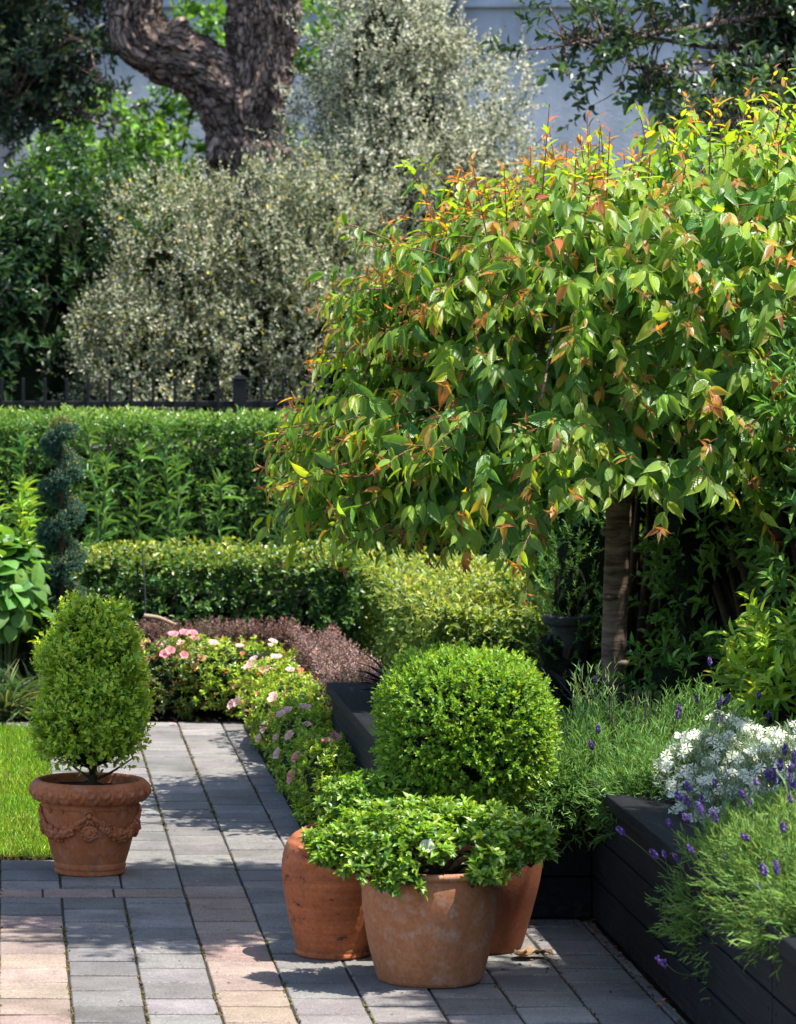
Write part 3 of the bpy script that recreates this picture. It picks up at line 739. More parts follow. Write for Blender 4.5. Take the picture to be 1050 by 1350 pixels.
def flowermesh(r, c0, c1, petals=5, notch=.0, cup=.35, pw=.95):
    g = G(); n = 7
    for k in range(petals):
        a0 = 2 * PI * k / petals
        v = [[0, 0, 0]]
        for u in (.5, 1.):
            for w in (-1, 0, 1):
                rr = r * u * (1 - .12 * abs(w) - (notch if w == 0 and u == 1 else 0.)); a = a0 + w * PI / petals * pw * (1. if u > .6 else .85)
                v.append([rr * math.cos(a), rr * math.sin(a), r * cup * u ** 1.5 * (1 + .25 * abs(w)) - (.12 * r if u == 1 else 0)])
        v = np.array(v); v[:, 2] += nor(len(v)) * r * .06
        f = [[0, 1, 2], [0, 2, 3], [1, 4, 5], [1, 5, 2], [2, 5, 6], [2, 6, 3]]
        c = np.array([c0] + [lerp(np.array(c0), np.array(c1), .5)] * 3 + [c1] * 3)
        g.add(v, f, c)
    return g
def flowers(root, pts, dirs, meshes, s=(.8, 1.2), name='flower'):
    for k, (p, d) in enumerate(zip(pts, dirs)):
        o = bpy.data.objects.new(name, meshes[k % len(meshes)]); COL.objects.link(o); o.parent = root
        o.location = Vector(p - np.array(root.location)); o.rotation_mode = 'QUATERNION'; o.rotation_quaternion = quat_z(d, rnd() * 6.28)
        f = s[0] + (s[1] - s[0]) * rnd(); o.scale = (f, f, f)
PINK = [flowermesh(.026, (.75, .13, .16), (.88, .36, .4), 5, 0, .55).mesh('azalea_flower', M['petal'], True) for _ in range(3)]
PINK2 = [flowermesh(.024, (.84, .33, .3), (.92, .6, .56), 5, 0, .55).mesh('azalea_flower_pale', M['petal'], True) for _ in range(3)]
CORAL = [flowermesh(.014, (.7, .16, .06), (.8, .32, .16), 5, 0, .9).mesh('azalea_bud', M['petal'], True) for _ in range(2)]
TLz = T_leaf(((.25, .36), (.62, .5)), .1, .25)
def azcol(old=(.075, .15, .022), new=(.3, .4, .04), ti=.0):
    def f(i, t):
        n = len(i); k = np.clip(t + nor(n) * .3, 0, 1)[:, None]
        c = lerp(np.asarray(old), np.asarray(new), k)
        s = rnd(n) < ti; c[s] = (.3, .1, .05)
        return cvar(n, c, .2, .1)
    return f
def mound(root, c, r, n, L=.028, W=.0115, e=2., zlo=-.25, lump=.06, ls=5., seed=0, k=8, cf=None, mat='gloss', layers=3, tw=.022, corek=.72, thick=.05):
    g = G()
    for q in range(layers):
        p, m = on_ell(n if q == 0 else n // 2, c, np.asarray(r), e, zlo, lump, ls, seed)
        p -= m * (q * thick + np.abs(nor(len(p), 1)) * .018)
        sprigs(g, p, twigdir(m, .7, .9, .45), tw, k, L, W, TL, cf or azcol(), (1.35, .6), size=(1, .75))
    g.build('foliage', M[mat], root)
    if corek:
        g = G(); core_ell(g, c, r, e, corek, zlo * .9, .1); g.build('shade_core', M['inner'], root, True)

# azalea of the front pot: flat tiers of rosettes carried on bare stems
az = thing('potted_azalea', FP + (0, 0, .28), 'spreading azalea with glossy rosettes of leaves overhanging the front pot', 'shrub')
g = G(); tiers = [(-.12, -.03, .415, .17, .14, .06), (.16, -.02, .405, .14, .13, .065), (.02, .06, .415, .14, .11, .055), (-.21, -.08, .365, .1, .09, .05), (.235, -.05, .365, .08, .09, .05), (-.06, -.14, .37, .11, .08, .05), (.1, .1, .43, .09, .1, .04), (.15, -.15, .34, .075, .06, .042), (-.18, -.13, .325, .08, .06, .04), (-.24, .0, .355, .075, .08, .042), (.24, .02, .385, .06, .08, .045), (-.12, -.19, .295, .05, .04, .03), (.12, -.19, .315, .045, .04, .028), (-.27, -.03, .345, .08, .09, .05), (-.3, .02, .37, .05, .08, .04), (.255, -.02, .4, .06, .08, .045), (.27, -.09, .355, .06, .06, .04)]
gl = G()
for (x, y, z, rx, ry, rz) in tiers:
    c = FP + np.array([x, y, z])
    tube(g, [FP + (x * .15, y * .15, .28), FP + (x * .45, y * .45, z - .06), c - (0, 0, rz * .4)], [.008, .006, .003], 10, 6)
    for k in range(int(6 + rx * 60)):
        a = rnd() * 6.28; q = math.sqrt(rnd())
        e = c + np.array([rx * q * math.cos(a), ry * q * math.sin(a), rz * .5 * (1 - q)])
        tube(g, [c - (0, 0, rz * .6), (c * .5 + e * .5) - (0, 0, rz * .25), e], [.003, .002, .0013], 6, 4)
    nn = int(1150 * (rx * ry) ** .5 * .8 + 30)
    p, m = on_ell(nn, c, (rx, ry, rz), 2., -.35, .03, 12, 4)
    p -= m * np.abs(nor(len(p), 1)) * .014
    sprigs(gl, p, twigdir(m, .6, .9, .4), .016, 8, .027, .0125, TLz, azcol((.05, .125, .02), (.2, .31, .03)), (1.35, .6), size=(1, .75))
g.build('stem', M['twig'], az, True); gl.build('foliage', M['gloss'], az)
fl = [FP + np.array([.225, -.13, .395]), FP + np.array([.1, -.17, .44])]
flowers(az, fl[:1], [np.array([.1, -.8, .6])], CORAL); flowers(az, [FP + np.array([-.03, -.2, .4])], [np.array([0, -.8, .6])], [flowermesh(.024, (.55, .6, .4), (.8, .82, .72), 5, 0, .5).mesh('azalea_flower_white', M['petal'], True)])

aj = thing('potted_azalea', JP + (0, 0, .385), 'small bright green azalea sprouting from the mouth of the stained jar', 'shrub')
g = G(); gl = G()
for (x, y, z, r, rz) in [(.03, .02, .43, .075, .05), (.11, .02, .465, .12, .045), (.05, -.07, .4, .08, .045), (.22, .06, .49, .1, .045), (.1, .05, .46, .1, .045), (.1, -.11, .39, .07, .04), (0, -.1, .37, .05, .035)]:
    c = JP + np.array([x, y, z]); tube(g, [JP + (0, 0, .37), JP + (x * .4, y * .4, z - .07), c], [.006, .005, .002], 8, 6)
    p, m = on_ell(int(1000 * r), c, (r, r, rz), 2., -.35, .03, 12, 9); p -= m * np.abs(nor(len(p), 1)) * .014
    sprigs(gl, p, twigdir(m, .6, .9, .4), .016, 8, .025, .0115, TLz, azcol((.06, .14, .02), (.21, .33, .03)), (1.3, .6), size=(1, .75))
g.build('stem', M['twig'], aj, True); gl.build('foliage', M['gloss'], aj)

# azalea bushes edging the path
def azbush(c, r, n, label, seed, nf, fm, ti=0., cf=None, front=True, **kw):
    t = thing('azalea_bush', (c[0], c[1], 0), label, 'shrub', 'azalea bushes edging the path')
    mound(t, c, r, n, seed=seed, cf=cf or azcol(ti=ti), **kw)
    p, m = on_ell(400, c, r, kw.get('e', 2.), -.1, .06, 5., seed)
    if front: s = (m[:, 1] < .1) & (m[:, 0] < .5)
    p, m = p[s][:nf], m[s][:nf]
    flowers(t, p + m * .012, nrm(m + np.array([0, -.5, .5])), fm); return t
kw = dict(e=3., zlo=-.8, L=.024, W=.011, layers=3, lump=.05)
azbush((1.14, 13.5, .155), (.095, .5, .165), 560, 'nearest azalea bush of the path edging, next to the end of the black timber bed', 21, 4, PINK, **kw)
azbush((1.145, 14.5, .155), (.11, .6, .165), 560, 'azalea bush in the middle of the path edging with a pale pink bloom', 22, 9, PINK2, **kw)
azbush((1.18, 15.75, .155), (.15, .75, .165), 600, 'azalea bush near the far corner of the path, leaves tinged with pink and coral', 23, 16, PINK2 + CORAL, .06, **kw)
azbush((1.03, 17.05, .175), (.3, .3, .18), 520, 'azalea bush at the far end of the path thick with orange buds', 24, 16, CORAL + PINK2, .06, **kw)
azbush((.66, 17.1, .17), (.3, .28, .17), 520, 'dark leaved azalea bush with large pink flowers behind the end of the paving', 25, 24, PINK, .06, cf=azcol((.04, .08, .022), (.15, .2, .05), .08), **kw)

# ================================================================== hedges
def hedge(name, lo, hi, n, label, tplargs, cf, mat='leaf', lump=.03, faces='tfblr', k=7, tw=.06, ls=3., seed=0, depth=.05, group='clipped hedges', cat='hedge', up=.5, rd=.08, corein=.2, spread=(1.2, .5)):
    t = thing(name, ((lo[0] + hi[0]) / 2, (lo[1] + hi[1]) / 2, 0), label, cat, group)
    L, W, tpl = tplargs
    g = G(); p, m = on_box(n, lo, hi, rd, lump, ls, seed, faces)
    p -= m * (np.abs(nor(n, 1)) * depth + tw * .6)
    sprigs(g, p, twigdir(m, .8, up, .45), tw, k, L, W, tpl, cf(p), spread)
    g.build('foliage', M[mat], t)
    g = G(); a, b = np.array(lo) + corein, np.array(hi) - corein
    a[2] = lo[2] + .02; box(g, a, b, (.02, .02, .01), 0, .03); g.build('shade_core', M['inner'], t)
    return t
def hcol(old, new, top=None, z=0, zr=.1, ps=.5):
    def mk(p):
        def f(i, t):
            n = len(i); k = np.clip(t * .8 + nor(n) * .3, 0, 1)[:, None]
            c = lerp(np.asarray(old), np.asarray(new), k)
            if top is not None:                       # top colour blended in towards the top of the hedge
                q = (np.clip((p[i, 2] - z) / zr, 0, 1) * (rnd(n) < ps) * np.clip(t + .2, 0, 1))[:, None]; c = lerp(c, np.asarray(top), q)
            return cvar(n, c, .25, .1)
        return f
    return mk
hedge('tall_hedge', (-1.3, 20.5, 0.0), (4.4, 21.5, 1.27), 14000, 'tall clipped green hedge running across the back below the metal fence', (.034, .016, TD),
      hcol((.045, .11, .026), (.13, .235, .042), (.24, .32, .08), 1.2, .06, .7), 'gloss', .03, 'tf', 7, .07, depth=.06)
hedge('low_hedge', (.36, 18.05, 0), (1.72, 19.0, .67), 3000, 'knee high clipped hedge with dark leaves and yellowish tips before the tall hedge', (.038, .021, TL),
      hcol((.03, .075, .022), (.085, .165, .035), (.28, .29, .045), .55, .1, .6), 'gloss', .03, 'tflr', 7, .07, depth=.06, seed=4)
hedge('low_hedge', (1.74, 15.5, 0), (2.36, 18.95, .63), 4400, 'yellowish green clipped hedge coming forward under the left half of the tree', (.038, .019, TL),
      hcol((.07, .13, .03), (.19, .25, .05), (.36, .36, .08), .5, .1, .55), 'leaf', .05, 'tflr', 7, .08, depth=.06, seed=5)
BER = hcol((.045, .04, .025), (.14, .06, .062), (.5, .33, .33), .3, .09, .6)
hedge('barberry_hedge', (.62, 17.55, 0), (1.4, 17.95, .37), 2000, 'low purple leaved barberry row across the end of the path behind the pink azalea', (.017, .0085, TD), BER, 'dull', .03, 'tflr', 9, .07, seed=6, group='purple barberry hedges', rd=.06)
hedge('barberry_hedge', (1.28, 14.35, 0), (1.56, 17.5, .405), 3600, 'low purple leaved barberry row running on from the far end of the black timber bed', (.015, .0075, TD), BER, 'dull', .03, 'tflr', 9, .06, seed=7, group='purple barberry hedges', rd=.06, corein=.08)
# ================================================================== plants by the tall hedge
def lily(x, y, h, label, n=70, L=.14, W=.016, lean=(0, 0), col=((.05, .13, .035), (.12, .24, .07))):
    t = thing('lily_plant', (x, y, 0), label, 'plant', 'leafy lily stems in front of the tall hedge')
    b = np.array([x, y, 0.]); tip = b + np.array([lean[0], lean[1], h])
    g = G(); tube(g, [b, (b + tip) / 2 + nor(3) * .01, tip], [.008, .007, .004], 12, 6, (.06, .12, .03)); g.build('stem', plainmat('lily_stem', (.06, .11, .03), .6), t, True)
    g = G(); d = nrm((tip - b)[None])
    sprigs(g, b[None] + d * h * .25, d, h * .72, n, L, W, TLance, lambda i, q: cvar(len(i), lerp(np.array(col[0]), np.array(col[1]), q[:, None]), .2), (1.45, .5), size=(1.05, .75), jit=.38)
    sprigs(g, tip[None] - d * .03, d, .05, 16, L * .7, W * .8, TLance, lambda i, q: cvar(len(i), col[1], .15), (1.1, .3))
    g.build('foliage', M['gloss'], t)
LL = [(150, 20.2, 1.2, 'tall lily stem just right of the spiral topiary'), (168, 20.0, 1.08, 'lily stem partly behind the tallest pair by the hedge'), (222, 20.1, 1.22, 'lily stem with broad shining leaves in the middle of the hedge'), (237, 19.9, 1.0, 'shorter lily stem beside the broad shining one'),
      (287, 19.8, .93, 'small lily shoot near the centre of the tall hedge'), (376, 19.9, .94, 'pale leaved lily at the right of the row, left of the tree'), (432, 20.0, .9, 'small lily under the lowest leaves of the red tipped tree'), (128, 19.9, 1.02, 'low lily stem close beside the spiral topiary')]
for px, D, h, lb in LL:
    lily((px - 12) * D / FPX, D, h, lb, lean=tuple(nor(2) * .09), col=((.06, .14, .03), (.12, .22, .06)) if px != 376 else ((.12, .2, .07), (.2, .3, .12)))
for px, D, h, lb in [(36, 18.6, .98, 'bright yellow green leafy stem at the far left edge'), (8, 18.8, .95, 'bright leafy stem cut by the left edge'), (22, 18.3, .9, 'short bright leafy stem at the left edge above the broad leaves'), (44, 18.9, .9, 'bright leafy stem left of the spiral topiary')]:
    lily((px - 12) * D / FPX, D, h, lb, 90, .1, .02, tuple(nor(2) * .03), ((.1, .2, .03), (.22, .35, .05)))
for px, D, h in [(30, 20.2, 1.12)]:
    lily((px - 12) * D / FPX, D, h, 'lily stem left of the spiral topiary against the tall hedge' if px == 60 else 'lily stem second to the left of the spiral topiary against the hedge')

# spiral juniper
sj = thing('spiral_topiary', (.25, 17.7, 0), 'slim blue green conifer trained in a rising spiral against the hedges', 'topiary')
B = np.array([.25, 17.7, 0]); turns = 4.7; zb, zt = .3, 1.3
g = G(); tube(g, [B, B + (0, 0, .6), B + (0, 0, 1.25)], [.018, .014, .005], 12, 8); g.build('trunk', M['twig'], sj, True)
g = G(); gc = G()
u = np.linspace(0, 1, 130); th = u * turns * 2 * PI + 1.; rr = .078 * (1 - .35 * u) 
C = B + np.stack([rr * np.cos(th), rr * np.sin(th), zb + (zt - zb) * u], 1)
tube(gc, C[::3], (.034 * (1 - .35 * u))[::3] * .62, 120, 8)
n = 4800; k = R.integers(0, 130, n); d = nrm(nor(n, 3) * np.array([1, 1, .8])); p = C[k] + d * (.05 * (1 - .3 * u[k]))[:, None] * (.75 + .35 * rnd(n))[:, None]
def jcol(i, t):
    c = lerp(np.array([.02, .06, .048]), np.array([.06, .125, .1]), np.clip(t + nor(len(i)) * .3, 0, 1)[:, None]); s = rnd(len(i)) < .3 * (d[i, 2] > .25) * t; c[s] = (.3, .28, .06); return cvar(len(i), c, .2)  # yellow on upward sides paints lit edges into the leaf colour
sprigs(g, p, twigdir(d, .8, .5, .4), .021, 8, .013, .005, TD, jcol, (.9, .4))
top = B + np.array([0, 0, 1.3]); pt, mt = on_ell(260, top, (.05, .05, .05)); sprigs(g, pt - mt * .02, twigdir(mt, .7, .8, .3), .03, 8, .015, .005, TD, lambda i, t: cvar(len(i), lerp(np.array([.06, .1, .05]), np.array([.26, .25, .05]), (t * (rnd(len(i)) < .6))[:, None]), .2), (.9, .4))
g.build('foliage', M['dull'], sj); gc.build('shade_core', M['inner'], sj, True)

# broad leaved plant, dark filler, strappy tuft at the left
hy = thing('broad_leaf_plant', (-.02, 17.4, 0), 'hydrangea like plant with broad bright green leaves at the left edge', 'plant')
g = G(); p, m = on_ell(80, (-.03, 17.4, .5), (.17, .25, .3), 2., -.5, .05, 5, 3)
sprigs(g, p - m * .05, twigdir(m, .8, .8, .3), .07, 5, .12, .095, TRound, lambda i, t: cvar(len(i), lerp(np.array([.05, .12, .025]), np.array([.1, .21, .04]), t[:, None]), .18), (1.4, .9), size=(1.1, .7))
g.build('foliage', M['leaf'], hy)
g = G()
for k in range(12):
    a = k * 2.4; tube(g, [(-.02, 17.4, 0), (-.02 + .05 * math.cos(a), 17.4 + .05 * math.sin(a), .25), (-.03 + .13 * math.cos(a), 17.4 + .2 * math.sin(a), .55 + .1 * rnd())], [.006, .005, .003], 8, 5)
g.build('stem', plainmat('green_stem', (.08, .1, .03), .7), hy, True)
dk = thing('dark_shrub', (.15, 17.75, 0), 'low dark leaved shrub in the shade around the foot of the spiral topiary', 'shrub')
mound(dk, (.12, 17.8, .22), (.42, .3, .3), 500, .04, .018, 2.4, -.7, .06, 4, 31, 7, lambda i, t: cvar(len(i), (.03, .06, .018), .25))
ls = thing('strappy_grass_plant', (-.02, 16.95, 0), 'arching tuft of strappy grey green leaves beside the far edge of the lawn', 'plant')
g = G()
for (cx, cy, n) in [(-.02, 16.95, 150), (-.2, 17.0, 120), (.12, 17.05, 100)]:
    a = rnd(n) * 6.28; el = .35 + .9 * rnd(n); A = np.stack([np.cos(a) * np.cos(el), np.sin(a) * np.cos(el), np.sin(el)], 1)
    place(g, np.array([cx, cy, 0.]) + nor(n, 3) * np.array([.025, .025, 0]), A, np.tile([0, 0, 1.], (n, 1)), .26 + .12 * rnd(n), .011, TBlade, cvar(n, np.where((rnd(n) < .3)[:, None], np.array([.24, .27, .15]), np.array([.09, .16, .07])), .25))
g.build('foliage', M['leaf'], ls)

# mondo grass on the bed
def mondo(c, n, label, s=1.):
    t = thing('black_mondo_grass', c, label, 'plant', 'black mondo grass on the raised bed')
    a = rnd(n) * 6.28; el = .25 + 1.1 * rnd(n); A = np.stack([np.cos(a) * np.cos(el), np.sin(a) * np.cos(el), np.sin(el)], 1)
    g = G(); place(g, np.asarray(c) + nor(n, 3) * np.array([.03, .04, 0]), A, np.tile([0, 0, 1.], (n, 1)), (.16 + .12 * rnd(n)) * s, .0075, TBlade, cvar(n, (.014, .013, .018), .3))
    g.build('foliage', leafmat('black_leaf', .35, .03, spec=.5), t)
mondo((1.52, 13.6, .38), 110, 'tuft of black strappy leaves on the left arm of the bed beside the box ball')
mondo((1.5, 14.05, .38), 90, 'black strappy tuft at the far end of the bed below the purple barberry')
mondo((2.06, 13.4, .38), 110, 'black strappy tuft between the box ball and the tree trunk')

# ================================================================== lavender, snow-in-summer
def spikemesh(h=.16, head=.028):
    g = G(); tube(g, [(0, 0, 0), (.004 * nor(), .004 * nor(), h * .5), (0, 0, h)], [.0011, .001, .0009], 6, 4, (.13, .2, .07), 0)
    for k in range(22):
        u = k / 21; a = k * 2.4; r = .0052 * math.sin(PI * (.12 + .8 * u)) + .0012
        blob(g, (r * math.cos(a), r * math.sin(a), h + head * u), (.0028, .0028, .0042), cvar(1, (.12, .06, .26) if rnd() < .65 else (.26, .16, .46), .25)[0], 1, 5)
    return g.mesh('lavender_spike', [M['leaf'], M['dull']], False)
SPK = [spikemesh(.1 + .07 * k / 4, .022 + .012 * rnd()) for k in range(5)]
def lavender(c, r, n, label, nsp, seed, cols, L=.032, W=.0046, tl=.12, spk_up=.8, over=0., more=[]):
    t = thing('lavender', (c[0], c[1], .38), label, 'plant', 'lavender bushes in the raised bed')
    g = G(); c = np.asarray(c, float); LB = [(c, r, n, nsp)] + more; inner = G()
    for q, (cc, r_, nn, dp) in enumerate([(q[0], q[1], q[2] // (1 + h), .05 + .07 * h) for q in LB for h in (0, 1)]):
        p, m = on_ell(nn, cc, r_, 2.2, -.75, .07, 4, seed); p -= m * (dp + np.abs(nor(len(p), 1)) * .03)
        d = twigdir(m, .7, .9, .35); d[:, 2] -= over * (m[:, 2] < .1)
        sprigs(g, p, nrm(d), tl * (.7 + .6 * rnd(len(p))), 13, L, W, TNeedle, lambda i, t: cvar(len(i), lerp(np.array(cols[0]), np.array(cols[1]), t[:, None]), .25, .1), (.95, .35), size=(1, .8), jit=.2)
    g.build('foliage', M['dull'], t)
    g = G()
    for q in LB: core_ell(g, q[0], q[1], 2.2, .66, -.8, .08)
    g.build('shade_core', M['inner'], t, True)
    g = G(); p, m = on_ell(120, c, np.asarray(r) * .55, 2.2, -.75)
    for a, b in zip(p, m):
        e = a + (b * .7 + np.array([0, 0, .45])) * .16; tube(g, [c - (0, 0, r[2] * .5), (a + c) / 2, a, e], [.004, .003, .002, .0012], 10, 4, (.09, .07, .05))
    g.build('stem', plainmat('woody_stem', (.1, .08, .06), .9), t, True)
    pp, mm = [], []
    for q in LB:
        p, m = on_ell(1200, q[0], np.asarray(q[1]) * 1.1, 2.2, -.5, .07, 4, seed); s = (m[:, 1] < .35) & (m[:, 2] > (-.05 if q is LB[0] else .15)); pp.append(p[s][:q[3]]); mm.append(m[s][:q[3]])
    p, m = np.concatenate(pp), np.concatenate(mm)
    for k in range(len(p)):
        o = bpy.data.objects.new('flower_spike', SPK[k % 5]); COL.objects.link(o); o.parent = t
        o.location = Vector(p[k] - np.array(t.location)); o.rotation_mode = 'QUATERNION'; o.rotation_quaternion = quat_z(nrm(m[k] * .6 + np.array([0, 0, spk_up]) + nor(3) * .22), rnd() * 6)
        f = .66 + .4 * rnd(); o.scale = (f, f, f)
    return t
GL = ((.05, .1, .03), (.125, .23, .055))
lavender((1.93, 11.62, .39), (.36, .34, .2), 2600, 'wide grey green lavender with few flowers sprawling over the corner of the bed', 12, 41, GL, over=.3, more=[((1.76, 11.38, .34), (.24, .13, .14), 1000, 2), ((1.95, 11.12, .39), (.2, .2, .13), 1100, 3), ((2.2, 11.9, .43), (.24, .3, .15), 800, 5)])
lavender((2.07, 9.65, .31), (.27, .42, .2), 2600, 'flowering purple lavender spilling over the near right wall of the bed', 66, 42, ((.05, .095, .025), (.14, .23, .05)), over=.45, more=[((1.99, 9.1, .41), (.24, .42, .17), 2000, 30), ((1.97, 8.72, .43), (.23, .3, .13), 1100, 6)])
lp = thing('lavender', (1.96, 12.25, .38), 'narrow upright lavender with silvery shoots in front of the tree trunk', 'plant', 'lavender bushes in the raised bed')
g = G(); n = 26; b = np.array([1.9, 12.0, .46]) + nor(n, 3) * np.array([.045, .05, .01])
sprigs(g, b, twigdir(np.tile([0, 0, 1.], (n, 1)), 1., .3, .2),   .17 + .1 * rnd(n), 14, .042, .005, TNeedle, lambda i, t: cvar(len(i), lerp(np.array([.1, .17, .05]), np.array([.2, .3, .11]), t[:, None]), .2), (.7, .3), jit=.12)
g.build('foliage', M['dull'], lp)
# one long wayward lavender stem leaning over the wall
g = G(); q0, q1, q2, q3 = np.array([1.88, 9.6, .24]), np.array([1.8, 9.5, .175]), np.array([1.71, 9.45, .185]), np.array([1.67, 9.44, .21])
lw = [o for o in COL.objects if o.name.startswith('lavender') and o.type == 'EMPTY' and 'spilling' in o.get('label', '')][0]
tube(g, [q0, q1, q2, q3], [.0016, .0014, .0012, .001], 16, 5, (.15, .22, .09)); d = nrm(q3 - q2)
for k in range(24):
    a = k * 2.4; blob(g, q3 + d * .03 * k / 23 + nor(3) * .004, (.003, .003, .0042), cvar(1, (.22, .1, .4), .25)[0], 1, 5)
g.build('flower_spike', [M['leaf'], M['dull']], lw)

sn = thing('snow_in_summer', (2.1, 10.9, .38), 'silvery cushion plant smothered in white flowers between the lavender bushes', 'plant')
WF = [flowermesh(.018, (.5, .55, .25), (.86, .87, .86), 5, .3, .12, .8).mesh('white_flower', M['petal']) for _ in range(4)]
SC = [((2.09, 10.9, .48), (.16, .2, .15)), ((2.22, 10.65, .49), (.15, .2, .14)), ((2.04, 10.5, .42), (.13, .16, .1)), ((2.33, 11.0, .47), (.14, .2, .12)), ((2.25, 10.4, .42), (.15, .2, .12))]
g = G()
fp_, fm_ = [], []
for c, r in SC:
    p, m = on_ell(520, c, r, 2.2, -.4, .05, 6, 12); p -= m * .03
    sprigs(g, p, twigdir(m, .7, .8, .4), .06, 9, .024, .0045, TNeedle, lambda i, t: cvar(len(i), lerp(np.array([.1, .14, .08]), np.array([.2, .26, .17]), t[:, None]), .2), (1., .4))
    p, m = on_ell(150, c, np.asarray(r) * 1.02, 2.2, -.1, .05, 6, 12); s = (m[:, 1] < .6); fp_.append(p[s]); fm_.append(m[s])
g.build('foliage', M['dull'], sn)
fp_, fm_ = np.concatenate(fp_) , np.concatenate(fm_); fp_ += nor(len(fp_), 3) * .016; 
o_ = np.argsort(fp_[:, 1] + rnd(len(fp_)) * .25); fp_, fm_ = fp_[o_], fm_[o_]
fd = nrm(fm_ * .4 + np.array([0, -.8, .55]) + nor(len(fm_), 3) * .35)
flowers(sn, fp_[:100] + fd[:100] * .02, fd[:100], WF, (1., 1.45))
g = G()
for q, d in zip(fp_[100:], fd[100:]):
    fmg = flowermesh(.018, (.5, .55, .25), (.86, .87, .86), 5, .3, .12, .72); u, w = perp(d[None]); Rm = np.stack([u[0], w[0], d], 1)
    g.add(np.concatenate(fmg.v) @ Rm.T * 1.15 + q + d * .02, np.concatenate(fmg.f), np.concatenate(fmg.c))
ff = g.build('flowers', M['petal'], sn, True); ff['kind'] = 'stuff'
# ================================================================== the red tipped tree in the bed
def barktree(g_args): pass
CB = barkmat('cherry_bark', (.06, .042, .031), (.27, .195, .145), 10, 60, .5, .008, .7)
TB = np.array([2.286, 14.0, .37])
ct = thing('flowering_cherry_tree', TB, 'umbrella shaped tree with green leaves and coppery red tips, growing in the raised bed', 'tree')
g = G(); tube(g, [TB, TB + (-.005, 0, .25), TB + (.01, 0, .7), TB + (.0, 0, 1.2), TB + (-.02, 0, 1.62)], [.052, .048, .049, .045, .042], 60, 24, rough=.06, rs=7, seed=3)
for z in (.17, .42, .66, .9):
    blob(g, TB + (-.02 * (-1) ** int(z * 10), -.03, z), (.036, .03, .018), (.1, .07, .05), 0, 10)
barkco(g.build('trunk', CB, ct, True))
g = G(); NB = 34; ends = []
for k in range(NB):
    a = k * 2.399 + .3 * nor(); r = 1.18 * (.45 + .55 * rnd()); 
    z0 = 1.35 + .3 * rnd(); dx, dy = math.cos(a), math.sin(a) * .85
    hgt = 1.62 + .25 * rnd() * (1.3 - r)
    q = [TB + (0, 0, z0), TB + (dx * r * .25, dy * r * .25, hgt), TB + (dx * r * .6, dy * r * .6, hgt + .05 + .1 * rnd()), TB + np.array([dx * r, dy * r, hgt - .35 - .25 * rnd()])]
    w = .006 + .013 * rnd()
    Pq = tube(g, q, [w * 1.7, w, w * .7, .004], 26, 8, rough=.12, rs=30)
    ends.append(Pq)
barkco(g.build('branch', CB, ct, True))
# shoots over the dome and down the skirt
def shoots():
    b, d, l = [], [], []
    n = 720
    a = rnd(n) * 2 * PI; u = np.sqrt(rnd(n)); r = (.78 + .4 * np.clip(np.cos(a) + .3, 0, 1)) * u
    z = 1.42 + .9 * np.sqrt(np.clip(1 - (r / 1.3) ** 2, 0, 1)) + np.where(np.cos(a) > 0, .5, .2) * r * np.cos(a) + .01 - np.abs(nor(n)) * .16
    p = np.stack([r * np.cos(a), r * np.sin(a) * .92, z], 1)
    dd = nrm(np.stack([np.cos(a) * (.25 + u), np.sin(a) * (.25 + u), 1.0 - 1.15 * u + nor(n) * .25], 1) + nor(n, 3) * .3)
    b.append(p); d.append(dd); l.append(.26 + .14 * rnd(n))
    n = 520                                                  # the skirt
    a = rnd(n) * 2 * PI; r = .84 + .2 * rnd(n) + .12 * (np.cos(a) > 0); zl = np.interp(np.cos(a), [-1, -.7, -.3, 0, .3, .7, 1], [1.32, 1.2, 1.18, 1.3, 1.42, 1.62, 1.68]) + .04 * np.cos(a * 7 + 1)
    z = zl + (1.85 - zl) * rnd(n) ** 1.25; r = r * np.where(z > 1.35, 1 - (.78 - .45 * (np.cos(a) > 0)) * (z - 1.33), 1) - .3 * np.clip(1.4 - z, 0, 1)
    p = np.stack([r * np.cos(a), r * np.sin(a) * .92, z], 1); dd = nrm(np.stack([np.cos(a), np.sin(a), -.15 + nor(n) * .35], 1) + nor(n, 3) * .3)
    b.append(p); d.append(dd); l.append(.22 + .14 * rnd(n))
    n = 300                                                  # inside, below the dome
    a = rnd(n) * 2 * PI; r = 1.0 * np.sqrt(rnd(n)); z = 1.45 + .6 * rnd(n)
    p = np.stack([r * np.cos(a), r * np.sin(a) * .92, z], 1); dd = nrm(np.stack([np.cos(a), np.sin(a), nor(n) * .5], 1) + nor(n, 3) * .3)
    b.append(p); d.append(dd); l.append(.2 + .1 * rnd(n))
    n = 120                                                  # fuller sprays low on the path side
    a = PI + (rnd(n) - .35) * 1.9; r = .88 + .2 * rnd(n); z = 1.16 + .38 * rnd(n)
    p = np.stack([r * np.cos(a), r * np.sin(a) * .92, z], 1); dd = nrm(np.stack([np.cos(a), np.sin(a), -.1 + nor(n) * .3], 1) + nor(n, 3) * .3)
    b.append(p); d.append(dd); l.append(.22 + .12 * rnd(n))
    return np.concatenate(b), np.concatenate(d), np.concatenate(l)
b, d, l = shoots(); TO = TB * np.array([1, 1, 0])
b = b + TO
